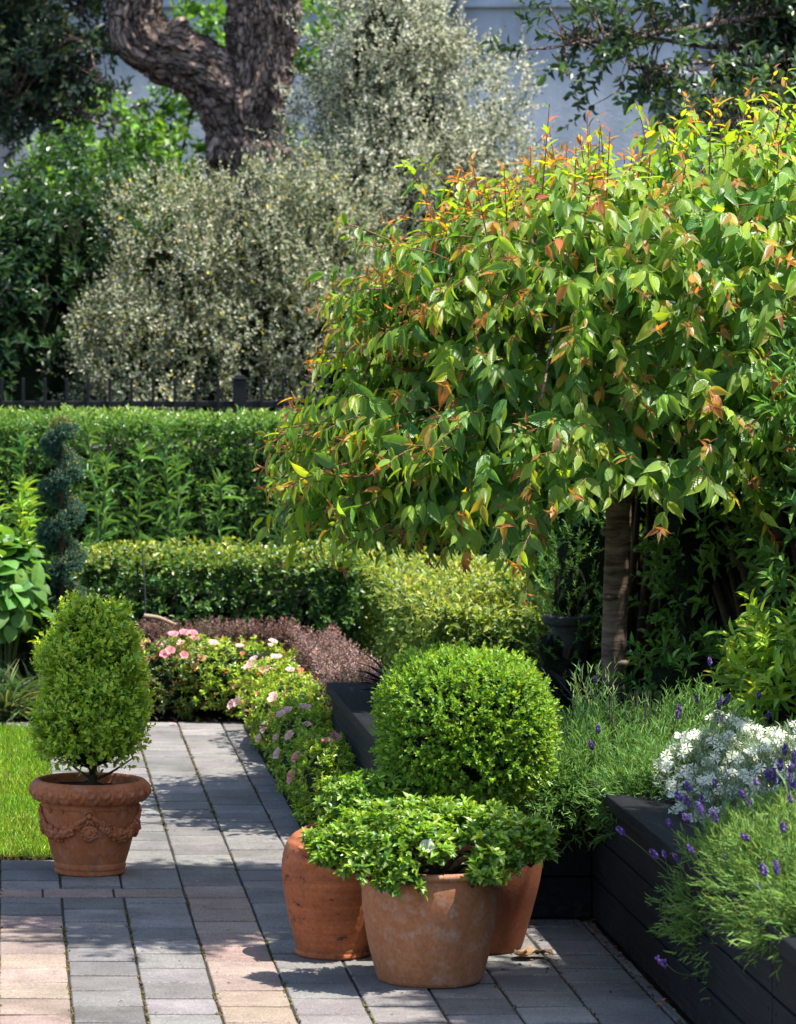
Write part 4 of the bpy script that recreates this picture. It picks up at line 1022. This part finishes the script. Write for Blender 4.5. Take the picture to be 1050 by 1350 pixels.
def chcol(redness):
    def f(i, t):
        n = len(i); old = np.array([.08, .195, .042]); mid = np.array([.27, .39, .035]); yng = np.array([.44, .23, .04]); red = np.array([.38, .085, .05])
        k = np.clip(t * 1.0 + nor(n) * .15 + redness[i] - .1, 0, 1.3)[:, None]
        c = np.where(k < .86, lerp(old, mid, np.clip(k / .86, 0, 1) ** 1.5), np.where(k < 1.05, lerp(mid, yng, np.clip((k - .86) / .19, 0, 1)), lerp(yng, red, np.clip((k - 1.05) / .25, 0, 1))))
        return cvar(n, c, .18, .08)
    return f
g = G(); red = nor(len(b)) * .12 - .05 + .13 * np.clip((b[:, 2] - 1.9) / .4, 0, 1)
sprigs(g, b, d, l, 10, .113, .043, TCherry, chcol(red), (1.2, .75), size=(1.08, .55), jit=.16, hang=1.0, droop=.25, uv=True)
tips = b + d * l[:, None]; tips[:, 2] -= .25 * l
sel = rnd(len(b)) < .42
sprigs(g, tips[sel] - d[sel] * .02, d[sel], .05, 4, .05, .013, TCherry, lambda i, t: cvar(len(i), lerp(np.array([.3, .17, .045]), np.array([.34, .1, .06]), rnd(len(i))[:, None]), .2), (1.0, .5), size=(1, .7), hang=.15, uv=True)
gs = G()                                                     # the shoots themselves
for q in range(0, len(b), 2):
    tube(gs, [b[q] - d[q] * .1, b[q] + d[q] * l[q] * .5 - (0, 0, .06 * l[q]), tips[q]], [.003, .0022, .0012], 7, 4)
# upright shoots on top
n = 80; a = rnd(n) * 2 * PI; r = (.72 + .25 * (np.cos(a) > 0)) * np.sqrt(rnd(n)); z = 1.42 + .9 * np.sqrt(1 - (r / 1.3) ** 2) + np.where(np.cos(a) > 0, .5, .2) * r * np.cos(a)
ub = np.stack([r * np.cos(a), r * np.sin(a) * .9, z], 1) + TO; ud = nrm(np.stack([np.cos(a) * .25, np.sin(a) * .2, np.ones(n)], 1) + nor(n, 3) * .13); ul = .14 + .17 * rnd(n)
ub = np.vstack([ub, at(935, 240, 13.6), at(715, 260, 13.5), at(640, 300, 13.4), at(800, 260, 13.5)]); ud = np.vstack([ud, nrm(np.array([[.03, 0, 1.], [.08, 0, 1], [-.2, 0, 1], [.05, 0, 1]]))]); ul = np.concatenate([ul, [.42, .34, .26, .24]])
sprigs(g, ub, ud, ul, 9, .07, .024, TCherry, chcol(np.full(len(ub), .32)), (1.15, .45), size=(1.1, .55), hang=.12, uv=True)
for q in range(len(ub)): tube(gs, [ub[q] - ud[q] * .12, ub[q] + ud[q] * ul[q] * .5, ub[q] + ud[q] * ul[q]], [.0035, .0025, .0014], 6, 5)
# reaching side shoots at the left
sb = np.array([at(470, 560, 13.6), at(460, 610, 13.4), at(500, 470, 13.8), at(520, 400, 13.9), at(540, 330, 14), at(600, 260, 14.1), at(490, 660, 13.3), at(450, 580, 13.9), at(480, 520, 14.3)])
sd = nrm(np.array([[-1, -.1, .1], [-1, 0, -.25], [-1, .1, .2], [-1, 0, .25], [-1, -.1, .35], [-.6, 0, .8], [-1, -.2, -.5], [-1, .3, .05], [-1, .2, .3]]))
sl = np.array([.3, .24, .24, .24, .24, .22, .2, .26, .25])
sb = np.vstack([sb, sb + nor(9, 3) * .05]); sd = nrm(np.vstack([sd, sd + nor(9, 3) * .2])); sl = np.concatenate([sl, sl * .85])
sprigs(g, sb, sd, sl, 13, .095, .038, TCherry, chcol(np.full(len(sb), .08)), (1.25, .7), size=(1.1, .5), hang=.5, droop=.15, uv=True)
for q in range(len(sb)): tube(gs, [sb[q] - sd[q] * .04, sb[q] + sd[q] * sl[q] * .5 - (0, 0, .04 * sl[q]), sb[q] + sd[q] * sl[q] - (0, 0, .15 * sl[q])], [.004, .0028, .0014], 7, 5)
g.build('foliage', M['cherry'], ct, True); gs.build('shoot', plainmat('red_shoot', (.2, .075, .045), .5), ct, True)

# ================================================================== shrubs and trees
def fill(n, c, r, e=2., zlo=-.9, lump=.18, ls=.8, seed=0, inner=.35):
    p, m = on_ell(n, c, r, e, zlo, lump, ls, seed); k = rnd(len(p), 1)
    return p - (p - np.asarray(c)) * np.where(k < inner, rnd(len(p), 1) * .4, np.abs(nor(len(p), 1)) * .05), m
def shrub(name, label, cat, base, lobes, L, W, cf, tpl=TD, mat='leaf', dens=40, k=10, tw=.22, spread=(1.15, .4), group=None, stems=7, inner=.3, corek=.62, bark=None, droopy=0., up=.6, lump=.2, ls=1.2, clump=0.):
    t = thing(name, base, label, cat, group)
    g = G(); gs = G(); gc = G()
    for s, (c, r) in enumerate(lobes):
        n = int(dens * (r[0] * r[2] + r[1] * r[2] + r[0] * r[1]) * 4)
        p, m = fill(n, c, r, 2., -.95, lump * min(r), ls / max(min(r), .3), s + 5, inner)
        if clump:
            kp = fbm(p * clump, 17 + s) > -.45; p, m = p[kp], m[kp]
        sprigs(g, p, twigdir(m, .7, up, .5), tw * (.6 + .7 * rnd(len(p))), k, L, W, tpl, cf, spread, droop=droopy)
        for q in range(stems):
            e = np.asarray(c) + nrm(nor(3)) * np.asarray(r) * .8
            b0 = np.asarray(base) + nor(3) * np.array([.08, .08, 0]); mid = (b0 + e) / 2 + nor(3) * np.array([.1, .1, .05]) * min(r)
            tube(gs, [b0, mid, e], [.03, .02, .008], 12, 6, rough=.1)
        if corek: core_ell(gc, c, r, 2., corek, -1, .25)
    barkco(gs.build('stem', bark or M['twig'], t, True))
    g.build('foliage', M[mat], t)
    if corek: gc.build('shade_core', M['inner'], t, True)
    return t
VAR = lambda i, t: cvar(len(i), np.where((rnd(len(i)) < .52)[:, None], np.array([.47, .46, .35]), np.array([.085, .11, .06])), .25, .06)
VAR2 = lambda i, t: cvar(len(i), np.where((rnd(len(i)) < .5)[:, None], np.array([.36, .355, .26]), np.where((rnd(len(i)) < .06)[:, None], np.array([.4, .32, .04]), np.array([.08, .11, .045]))), .25, .06)
shrub('variegated_shrub', 'tall silvery cream variegated shrub rising to the right of the gnarled trunk', 'shrub', (2.7, 25.6, 0), [((2.75, 25.6, 1.6), (.95, .8, 1.5)), ((2.72, 25.6, 2.9), (.7, .7, .95)), ((2.56, 25.5, 3.6), (.4, .45, .6)), ((3.1, 25.6, 2.5), (.55, .5, .65)), ((2.36, 25.4, 2.4), (.3, .5, .65)), ((2.44, 25.5, 3.2), (.3, .4, .5)), ((2.8, 25.6, 3.5), (.3, .3, .5)), ((2.7, 25.2, 2.4), (.6, .4, .7)), ((2.52, 25.2, 2.75), (.32, .35, .45))],
      .031, .017, VAR, dens=420, k=13, tw=.17, mat='silver', corek=.5, group='variegated shrubs', inner=.1, clump=3.2, stems=2, lump=.55, ls=2.4)
shrub('variegated_shrub', 'lower spreading grey cream variegated shrub right behind the metal fence', 'shrub', (1.3, 24.2, 0), [((1.3, 24.2, 1.1), (.75, .6, 1.1)), ((.9, 24.1, .95), (.42, .5, .95)), ((1.75, 24.2, 1.4), (.55, .5, 1.05)), ((1.1, 24.3, 2.1), (.42, .4, .6)), ((1.62, 24.3, 2.22), (.45, .4, .55)), ((2.1, 24.0, 1.5), (.4, .4, .9)), ((2.05, 24.3, 2.3), (.35, .4, .5)), ((.78, 24.2, 1.5), (.3, .4, .6))],
      .03, .016, VAR2, dens=440, k=13, tw=.16, mat='silver', corek=.5, group='variegated shrubs', inner=.1, clump=3.4, stems=2, lump=.55, ls=2.4)
DG = lambda i, t: cvar(len(i), lerp(np.array([.02, .05, .022]), np.array([.04, .085, .028]), t[:, None]), .22, .08)
shrub('evergreen_shrub', 'broad dark green evergreen shrub behind the fence at the left', 'shrub', (.2, 24.8, 0), [((.15, 24.8, 1.3), (.85, .7, 1.3)), ((.35, 24.9, 2.15), (.6, .6, .7)), ((-.4, 24.8, 1.8), (.6, .6, 1.)), ((.75, 25.1, 1.9), (.45, .5, .8))],
      .085, .03, DG, TL, 'gloss', 60, 10, .2, (1.2, .6), up=.8, corek=.5)
LG = lambda i, t: cvar(len(i), lerp(np.array([.06, .15, .022]), np.array([.14, .27, .03]), t[:, None]), .22, .1)
shrub('light_green_tree', 'fresh lime green tree showing behind the gnarled trunk', 'tree', (.8, 31.5, 0), [((.85, 31.4, 3.1), (.55, .4, .45)), ((1.7, 31.6, 3.1), (.65, .4, .7)), ((.7, 31.4, 2.4), (.7, .5, .8)), ((1.75, 31.6, 4.1), (.3, .3, .3)), ((2.5, 31.6, 4.2), (.35, .3, .35))],
      .085, .055, LG, TL, 'leaf', 80, 8, .22, (1.3, .7), corek=0, up=.4, stems=1)
# shrubs glimpsed beneath and beside the cherry
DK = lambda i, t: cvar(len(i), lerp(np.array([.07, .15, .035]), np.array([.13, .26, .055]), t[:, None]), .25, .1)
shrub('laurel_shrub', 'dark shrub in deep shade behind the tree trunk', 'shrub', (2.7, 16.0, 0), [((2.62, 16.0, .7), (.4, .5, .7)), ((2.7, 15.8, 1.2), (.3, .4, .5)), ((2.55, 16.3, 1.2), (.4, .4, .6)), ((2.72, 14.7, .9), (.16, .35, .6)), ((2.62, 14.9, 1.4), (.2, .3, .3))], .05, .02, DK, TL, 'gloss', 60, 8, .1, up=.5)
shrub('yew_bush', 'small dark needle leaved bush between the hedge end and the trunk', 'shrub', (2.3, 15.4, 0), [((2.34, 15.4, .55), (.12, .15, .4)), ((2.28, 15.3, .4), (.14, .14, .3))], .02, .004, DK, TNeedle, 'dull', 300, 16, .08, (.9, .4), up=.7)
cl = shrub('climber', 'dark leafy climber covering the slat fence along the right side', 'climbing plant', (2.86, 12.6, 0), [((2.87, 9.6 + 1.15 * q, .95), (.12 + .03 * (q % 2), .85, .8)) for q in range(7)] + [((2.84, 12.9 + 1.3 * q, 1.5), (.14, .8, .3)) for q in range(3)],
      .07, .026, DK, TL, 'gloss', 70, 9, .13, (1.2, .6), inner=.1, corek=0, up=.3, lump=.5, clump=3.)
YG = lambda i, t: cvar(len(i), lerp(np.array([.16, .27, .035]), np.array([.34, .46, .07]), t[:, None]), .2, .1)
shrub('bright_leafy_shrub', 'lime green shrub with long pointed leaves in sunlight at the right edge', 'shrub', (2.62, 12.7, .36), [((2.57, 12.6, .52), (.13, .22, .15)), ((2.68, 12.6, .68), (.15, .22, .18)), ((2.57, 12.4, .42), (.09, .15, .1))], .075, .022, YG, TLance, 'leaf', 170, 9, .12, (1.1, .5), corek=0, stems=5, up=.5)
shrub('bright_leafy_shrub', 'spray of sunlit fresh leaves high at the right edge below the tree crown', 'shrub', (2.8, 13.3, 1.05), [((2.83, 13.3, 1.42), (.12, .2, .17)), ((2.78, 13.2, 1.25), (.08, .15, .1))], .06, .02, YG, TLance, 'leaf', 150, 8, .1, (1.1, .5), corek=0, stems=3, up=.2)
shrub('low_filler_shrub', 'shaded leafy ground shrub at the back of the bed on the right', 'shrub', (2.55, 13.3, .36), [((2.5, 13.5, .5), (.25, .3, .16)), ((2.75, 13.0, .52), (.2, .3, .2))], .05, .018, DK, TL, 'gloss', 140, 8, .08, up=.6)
# a dark stone urn
ur = thing('stone_urn', (2.3, 15.3, 0), 'grey stone urn with a flat rim, half hidden by the end of the yellowish hedge', 'urn')
MU = plainmat('grey_stone', (.05, .053, .056), .8, .3, 30, .4, 60, .4, .004)
g = G(); lathe(g, np.vstack([[(0, 0)], smoothprof([(.1, 0), (.1, .05), (.06, .1), (.055, .25), (.06, .36), (.08, .47), (.085, .57)], 40), smoothprof([(.085, .57), (.1, .58), (.102, .605), (.094, .612), (.082, .608), (.078, .58), (.074, .54)], 24)[1:]]), (2.3, 15.3, 0), 48); g.build('body', MU, ur, True); soildisc(ur, (2.3, 15.3, 0), .078, .592)

# ---- gnarled old tree
BK = barkmat('gnarled_bark', (.045, .028, .022), (.46, .34, .285), 22, 6., 1., .06, plates=34)
def gnarled():
    B0 = at(318, 240, 28.); B0[2] = 0
    t = thing('gnarled_tree', (B0[0], 28, 0), 'old gnarled tree with a forked shaggy barked trunk above the variegated shrub', 'tree')
    A_ = lambda px, py, D=28.: at(px, py, D)
    limbs = [([(1.95, 28.2, 0), (1.9, 28.1, 1.4), A_(335, 250), A_(322, 190), A_(335, 110), A_(345, 50), A_(352, -10), A_(360, -120), A_(345, -300)], [.4, .33, .27, .235, .235, .235, .245, .2, .13]),
             ([A_(322, 180), A_(300, 120), A_(262, 88), A_(215, 68), A_(187, 48), A_(182, 18), A_(192, -20), A_(205, -90), A_(180, -260)], [.2, .205, .2, .185, .18, .165, .15, .13, .09]),
             ([A_(322, 185, 27.95), A_(305, 200, 27.9), A_(292, 208, 27.85), A_(286, 214, 27.8)], [.18, .15, .1, .04]),
             ([A_(335, 215), A_(362, 212, 27.9), A_(390, 224, 27.9)], [.17, .11, .03]),
             ([A_(225, 60, 27.9), A_(232, 45, 27.85), A_(236, 30, 27.8)], [.13, .09, .04]),
             ([A_(345, -60), A_(420, -220, 28.5), A_(560, -350, 28.5)], [.16, .12, .06]), ([A_(195, -60), A_(100, -200, 27.5), A_(-40, -280, 27)], [.12, .09, .05])]
    g = G(); S = []
    for k, (p, r) in enumerate(limbs):
        q = crom(np.column_stack([np.array(p), r]), 90); S.append(q)
        tube(g, np.array(p), r, 80, 20)
    me = g.mesh('tmp', [BK]); o = bpy.data.objects.new('tmp', me); COL.objects.link(o)
    md = o.modifiers.new('r', 'REMESH'); md.mode = 'VOXEL'; md.voxel_size = .016
    md2 = o.modifiers.new('s', 'SMOOTH'); md2.factor = .5; md2.iterations = 8
    dg = bpy.context.evaluated_depsgraph_get(); ev = o.evaluated_get(dg); m2 = bpy.data.meshes.new_from_object(ev)
    bpy.data.objects.remove(o)
    n = len(m2.vertices); co = np.empty(n * 3, np.float32); m2.vertices.foreach_get('co', co); co = co.reshape(-1, 3).astype(float)
    nn = np.empty(n * 3, np.float32); m2.vertices.foreach_get('normal', nn); nn = nn.reshape(-1, 3).astype(float)
    Q = np.concatenate(S[:2]); arc = np.concatenate([np.concatenate([[0], np.cumsum(np.linalg.norm(np.diff(s[:, :3], axis=0), axis=1))]) + 7 * k for k, s in enumerate(S[:2])])
    idx = np.empty(n, int)
    for a in range(0, n, 4000):
        dd = ((co[a:a + 4000, None] - Q[None, :, :3]) ** 2).sum(-1); idx[a:a + 4000] = dd.argmin(1)
    T = nrm(np.concatenate([np.gradient(s[:, :3], axis=0) for s in S[:2]]))[idx]
    rel = co - Q[idx, :3]; al = (rel * T).sum(1); rad = nrm(rel - T * al[:, None])
    tw = arc[idx] + al; an = .35 * tw
    ref = nrm(np.cross(T, np.array([0, 1., 0]))); bi = np.cross(T, ref)
    x, y = (rad * ref).sum(1), (rad * bi).sum(1)
    xr, yr = x * np.cos(an) - y * np.sin(an), x * np.sin(an) + y * np.cos(an)
    bc = np.stack([xr * .24, yr * .24, tw], 1)
    ridge = 1 - np.abs(fbm(bc * np.array([13, 13, 1.1]), 3, 4)) * 1.6
    ridge2 = 1 - np.abs(fbm(bc * np.array([34, 34, 4.5]), 8, 3)) * 1.6
    big = fbm(co * 2.6, 12, 2); bc = bc + .03 * np.stack([fbm(co * 5, 31, 3), fbm(co * 5, 41, 3), 2.5 * fbm(co * 4, 51, 3)], 1); ridge = 1 - np.abs(fbm(bc * np.array([16, 16, 1.9]), 3, 4)) * 1.6
    ridge2 = 1 - np.abs(fbm(bc * np.array([40, 40, 9.]), 8, 3)) * 1.6; flake = np.maximum(fbm(bc * np.array([24, 24, 7.]), 61, 3), 0)
    co2 = co + nn * (big * .045 + ridge * .032 + ridge2 * .02 + flake * .03)[:, None] - np.array(t.location)
    m2.vertices.foreach_set('co', co2.astype(np.float32).ravel())
    a = m2.attributes.new('barkco', 'FLOAT_VECTOR', 'POINT'); a.data.foreach_set('vector', bc.astype(np.float32).ravel())
    m2.polygons.foreach_set('use_smooth', np.ones(len(m2.polygons), bool)); m2.name = 'trunk'; m2.update()
    o = bpy.data.objects.new('trunk', m2); COL.objects.link(o); o.parent = t
    g = G()
    OC = lambda i, q: cvar(len(i), lerp(np.array([.03, .06, .03]), np.array([.06, .1, .045]), q[:, None]), .25)
    for c, r in [((1.5, 28, 6.2), (1.9, 1.8, 1.1)), ((-.6, 27.6, 6.0), (1.5, 1.5, 1.0)), ((3.6, 28.3, 6.3), (1.6, 1.5, 1.0)), ((.6, 27, 7.2), (1.8, 1.8, 1.0)), ((2.6, 28, 7.3), (1.8, 1.8, 1.0))]:
        p, m = fill(int(70 * (r[0] * r[2] * 2 + r[0] * r[1])), c, r, 2., -1., .25, .8, 4, .4); sprigs(g, p, twigdir(m, .6, .4, .6), .3, 10, .085, .04, TD, OC)
    g.build('crown', M['leaf'], t)
gnarled()
def branchtree(name, label, trunk, branches, cf, L, W, dens, group=None, mat='gloss', tpl=TL, tw=.22, k=10, spray=.3, bark=None, gap=None, spread=(1.1, .5), along=.35, nb=1):
    t = thing(name, trunk[0][0], label, 'tree', group)
    g = G(); tube(g, np.array(trunk[0]), trunk[1], 40, 16, rough=.08, rs=3); barkco(g.build('trunk', bark or BK, t, True))
    g = G(); gl = G()
    for pts, r, *al in branches:
        al = al[0] if al else along
        Q = tube(g, np.array(pts, float), np.linspace(r, .008, len(pts)), 30, 7, rough=.1, rs=9)
        ln = np.linalg.norm(np.diff(Q, axis=0), axis=1).sum(); n = max(4, int(dens * ln))
        kk = (len(Q) * (al + (1 - al) * rnd(n))).astype(int).clip(0, len(Q) - 1)
        dv = nrm(nor(n, 3) + np.array([0, 0, .25])); e = Q[kk] + dv * (spray * rnd(n) ** .6)[:, None]
        if gap: kp = fbm(e * gap, 6) > -.3; kk, dv, e = kk[kp], dv[kp], e[kp]
        for q in range(0, len(e), nb): tube(g, [Q[kk[q]], (Q[kk[q]] + e[q]) / 2 + nor(3) * .02, e[q]], [.007, .005, .002], 5, 4)
        sprigs(gl, e, nrm(dv + np.array([0, 0, .2])), tw * (.6 + .6 * rnd(len(e))), k, L, W, tpl, cf, spread)
    barkco(g.build('branch', bark or BK, t, True)); gl.build('crown', M[mat], t)
    return t
OV = lambda i, t: cvar(len(i), lerp(np.array([.035, .065, .035]), np.array([.07, .12, .05]), (t * (rnd(len(i)) < .7))[:, None]), .28)
# evergreen reaching in at the top right
q = lambda px, py, D: at(px, py, D)
br = []
for (a, b_, c) in [((1250, -60), (1000, 20), (745, 60)), ((1250, -20), (1000, 60), (800, 40)), ((1260, 40), (1060, 70), (830, 90)), ((1250, 60), (1080, 110), (920, 150)), ((1260, 100), (1100, 150), (960, 180)), ((1250, -80), (1050, -40), (840, -10)), ((1260, 120), (1120, 190), (1000, 200)), ((1250, 0), (1130, 40), (960, 100)), ((1260, -100), (1100, -120), (900, -60)), ((1250, 60), (1130, 120), (1010, 70)), ((1250, -50), (1120, 0), (1030, 20)), ((1260, 150), (1150, 200), (1050, 150)), ((1260, 200), (1160, 230), (1010, 260)), ((1260, 180), (1180, 200), (960, 230)), ((1270, 240), (1160, 280), (1060, 320)), ((1250, 100), (1140, 120), (980, 140)), ((1250, 160), (1120, 180), (1000, 110))]:
    D = 20.5 + nor() * .5; br.append(([q(*a, 20.8), q(*b_, (20.8 + D) / 2), q(*c, D)], .03))
branchtree('evergreen_tree', 'dark glossy leaved evergreen reaching in from the top right above the red tipped tree', ([(5.6, 21, 0), (5.5, 20.9, 2.2), (5.15, 20.8, 4.2), (5.2, 20.8, 5.8)], [.2, .17, .13, .06]), br, OV, .07, .034, 70, tw=.2, k=11, spray=.3, gap=1.8, along=.2)
br = []
for (a, b_, c) in [((-150, -60), (0, -40), (140, 20)), ((-150, 0), (-20, 20), (110, 90)), ((-150, 40), (0, 90), (150, 175)), ((-150, 60), (-30, 110), (60, 160)), ((-150, -20), (20, 0), (140, 110)), ((-140, 20), (-10, 60), (30, 130)), ((-150, -90), (20, -70), (200, -30)), ((-140, -30), (40, 40), (70, 60)), ((-140, -10), (-20, 60), (90, 160)), ((-150, 60), (-60, 140), (0, 175)), ((-150, -60), (0, -20), (90, 20)), ((-150, -20), (20, 20), (120, 60)), ((-100, -90), (60, -60), (170, 30)), ((-150, 30), (-20, 40), (60, 90)), ((-100, -60), (60, -20), (150, 70)), ((-120, 40), (0, 100), (100, 140))]:
    D = 29.3 + nor() * .3; br.append(([q(*a, 29.3), q(*b_, 29.3), q(*c, D)], .035))
OV2 = lambda i, t: cvar(len(i), lerp(np.array([.03, .055, .038]), np.array([.055, .085, .05]), t[:, None]), .28)
branchtree('evergreen_tree', 'dark evergreen tree hanging its bluish green foliage into the top left corner', ([(-1.6, 29.5, 0), (-1.55, 29.4, 2), (-1.2, 29.3, 4.4), (-1., 29.3, 6.)], [.22, .19, .15, .06]), br, OV2, .08, .036, 80, tw=.2, k=11, spray=.34, gap=1.6, along=.1)
# far dark trunk behind the variegated shrub
ft = thing('distant_tree', (3.05, 31, 0), 'dark leaning tree trunk just showing at the top above the tall variegated shrub', 'tree')
g = G(); tube(g, [(2.7, 31, 0), (2.9, 31, 2.5), at(505, 40, 31), at(535, -20, 31), at(560, -150, 31)], [.26, .22, .2, .2, .16], 40, 16, rough=.15, rs=3); barkco(g.build('trunk', BK, ft, True))
# airy tree outside the frame on the right whose crown dapples the front paving
br = []
while len(br) < 30:
    a = rnd() * 6.28; l_ = math.sqrt(rnd())
    e = np.array([1.55 + .85 * l_ * math.cos(a), 11.35 + .72 * l_ * math.sin(a), 3.35 + .4 * rnd()])
    if e[0] > 1.95 and e[1] < 11.25: continue
    br.append(([(3.32, 11.6, 2.6), (3.32 * .5 + e[0] * .5, 11.6 * .5 + e[1] * .5, 3.5), e], .018))
for k in range(9):
    a = rnd() * 6.28; l_ = math.sqrt(rnd()); e = np.array([2.88 + .2 * l_ * math.cos(a), 9.65 + .4 * l_ * math.sin(a), 3.35 + .3 * rnd()])
    br.append(([(3.32, 11.6, 2.7), (3.2, 11.6 * .5 + e[1] * .5, 3.45), e], .016, .88))
branchtree('shade_tree', 'airy small leaved tree whose crown overhangs the paving from the right', ([(3.35, 11.6, 0), (3.36, 11.6, 1.2), (3.32, 11.6, 2.4), (3.3, 11.6, 3.4)], [.07, .06, .05, .03]), br, OV, .062, .036, 75, mat='leaf', tpl=TD, tw=.18, k=11, spray=.28, along=.55, nb=2)

# ================================================================== small things on the ground
MDL = leafmat('dry_leaf', .7, .12, trc=(1, .8, .5), spec=.2)
dl = thing('dry_leaf', (1.5, 10.72, .004), 'crumpled pale brown dry leaf lying beside the rear pot', 'leaf')
g = G(); a, b_ = 14, 10
for (cx, cy, s, rot, cv) in [(0, 0, .05, .4, 1.), (.04, .012, .035, 2.6, -1), (-.02, .015, .03, 4.2, 1)]:
    xx, yy = np.meshgrid(np.linspace(-1, 1, a), np.linspace(-1, 1, b_)); w = np.sqrt(np.clip(1 - xx ** 2, 0, 1)) * .62
    X = xx * s; Y = yy * w * s; Z = .012 + s * (.28 * (yy * w) ** 2 * 2 + .12 * np.sin(xx * 4 * cv) + .07 * np.sin(xx * 9 + yy * 5))
    v = np.stack([X * math.cos(rot) - Y * math.sin(rot) + cx, X * math.sin(rot) + Y * math.cos(rot) + cy, Z], -1).reshape(-1, 3) + np.array(dl.location)
    i, j = np.meshgrid(np.arange(b_ - 1), np.arange(a - 1), indexing='ij'); i = i.ravel(); j = j.ravel()
    g.add(v, np.stack([i * a + j, i * a + j + 1, (i + 1) * a + j + 1, (i + 1) * a + j], 1), cvar(len(v), (.3, .19, .1), .1))
g.build('blade', MDL, dl, True)
g = G(); n = 240
s_ = rnd(n)
p = np.where((s_ < .55)[:, None], np.stack([BEDR - .012 - np.abs(nor(n)) * .018, 9 + rnd(n) * 2.4, np.full(n, .003)], 1),
    np.where((s_ < .8)[:, None], np.stack([1.45 + rnd(n) * .33, BEDF - .02 - np.abs(nor(n)) * .05, np.full(n, .003)], 1), np.stack([1.52 + nor(n) * .12, 10.6 + nor(n) * .22, np.full(n, .003)], 1)))
place(g, p, nrm(nor(n, 3) * np.array([1, 1, .25])), nrm(nor(n, 3) * .4 + np.array([0, 0, 1.])), .008 + .014 * rnd(n), .008, TL, cvar(n, (.2, .11, .06), .4))
n = 170; p = np.stack([-.2 + rnd(n) * 1.9, 8.9 + rnd(n) * 4.5, np.full(n, .004)], 1); p = p[(p[:, 0] > .2) | (p[:, 1] < 12.5)]; n = len(p); place(g, p, nrm(nor(n, 3) * np.array([1, 1, .12])), nrm(nor(n, 3) * .3 + np.array([0, 0, 1.])), .005 + .011 * rnd(n) ** 2, .005, TL, cvar(n, np.where((rnd(n) < .5)[:, None], np.array([.2, .12, .06]), np.array([.28, .25, .12])), .4))
n = 40; p = np.stack([.3 + rnd(n) * .75, 16.86 + rnd(n) * .1, np.full(n, .004)], 1); place(g, p, nrm(nor(n, 3) * np.array([1, 1, .2])), np.tile([0, 0, 1.], (n, 1)), .03, .02, TL, cvar(n, (.3, .2, .13), .3))
tag(g.build('leaf_litter', MDL), kind='stuff')
tag(flowermesh(.02, (.7, .2, .25), (.8, .45, .5), 5, 0, .2).build('fallen_petals', M['petal'], loc=(0, 0, 0)), 'fallen pink azalea bloom lying at the far end of the paving', 'flower').location = (at(229, 956, 16.7)[0], 16.72, .006)
st = G(); tube(st, [at(190, 812, 17.8), at(210, 815, 17.8), at(232, 824, 17.75)], [.012, .011, .009], 12, 8, rough=.1)
o = st.build('fallen_branch', plainmat('pale_branch', (.3, .23, .15), .8), loc=(.68, 17.8, .37), smooth=True); tag(o, 'bare brown stick resting on top of the purple barberry row', 'branch')
st = G(); tube(st, [(.66, 17.9, 0), (.655, 17.9, .5), (.64, 17.9, .72)], [.004, .004, .0035], 10, 6)
tag(st.build('garden_stake', plainmat('dark_stake', (.06, .06, .07), .5), loc=(.66, 17.9, 0), smooth=True), 'thin dark garden stake in front of the dark low hedge', 'stake')

# ================================================================== light, sky, camera
SX, SY, EL = .38, -.1, 68.
u = Vector((SX, SY, math.hypot(SX, SY) * math.tan(math.radians(EL)))).normalized()
w = bpy.data.worlds.new('World'); sc.world = w; w.use_nodes = True; nt = w.node_tree
bg = nt.nodes['Background']; sk = nt.nodes.new('ShaderNodeTexSky'); sk.sky_type = 'NISHITA'; sk.sun_disc = False
sk.sun_elevation = math.radians(EL); sk.sun_rotation = math.atan2(SX, SY); sk.air_density = 1.; sk.dust_density = 1.2; sk.ozone_density = 1.
nt.links.new(sk.outputs[0], bg.inputs[0]); bg.inputs[1].default_value = .125
sl_ = bpy.data.lights.new('sun', 'SUN'); sl_.energy = 5.; sl_.angle = math.radians(.53); sl_.color = (1, .95, .87)
so = bpy.data.objects.new('sun', sl_); COL.objects.link(so); so.rotation_mode = 'QUATERNION'; so.rotation_quaternion = u.to_track_quat('Z', 'Y'); so.location = (6, 4, 12)
cd = bpy.data.cameras.new('camera'); co_ = bpy.data.objects.new('camera', cd); COL.objects.link(co_)
co_.location = (0, 0, EYE); co_.rotation_euler = (PI / 2, 0, 0)
cd.sensor_fit = 'AUTO'; cd.sensor_width = 36; cd.lens = FPX / 1350 * 36
cd.shift_x = (525 - 12) / 1350; cd.shift_y = -(675 - 405) / 1350
cd.clip_start = .5; cd.clip_end = 600
cd.dof.use_dof = True; cd.dof.focus_distance = 12.0; cd.dof.aperture_fstop = 8.5
sc.camera = co_
sc.view_settings.view_transform = 'Standard'; sc.view_settings.look = 'None'; sc.view_settings.gamma = 1.; sc.view_settings.exposure = 1.12
cy = sc.cycles; cy.max_bounces = 7; cy.diffuse_bounces = 4; cy.glossy_bounces = 2; cy.transmission_bounces = 5; cy.transparent_max_bounces = 4
cy.caustics_reflective = False; cy.caustics_refractive = False; cy.sample_clamp_indirect = 6.
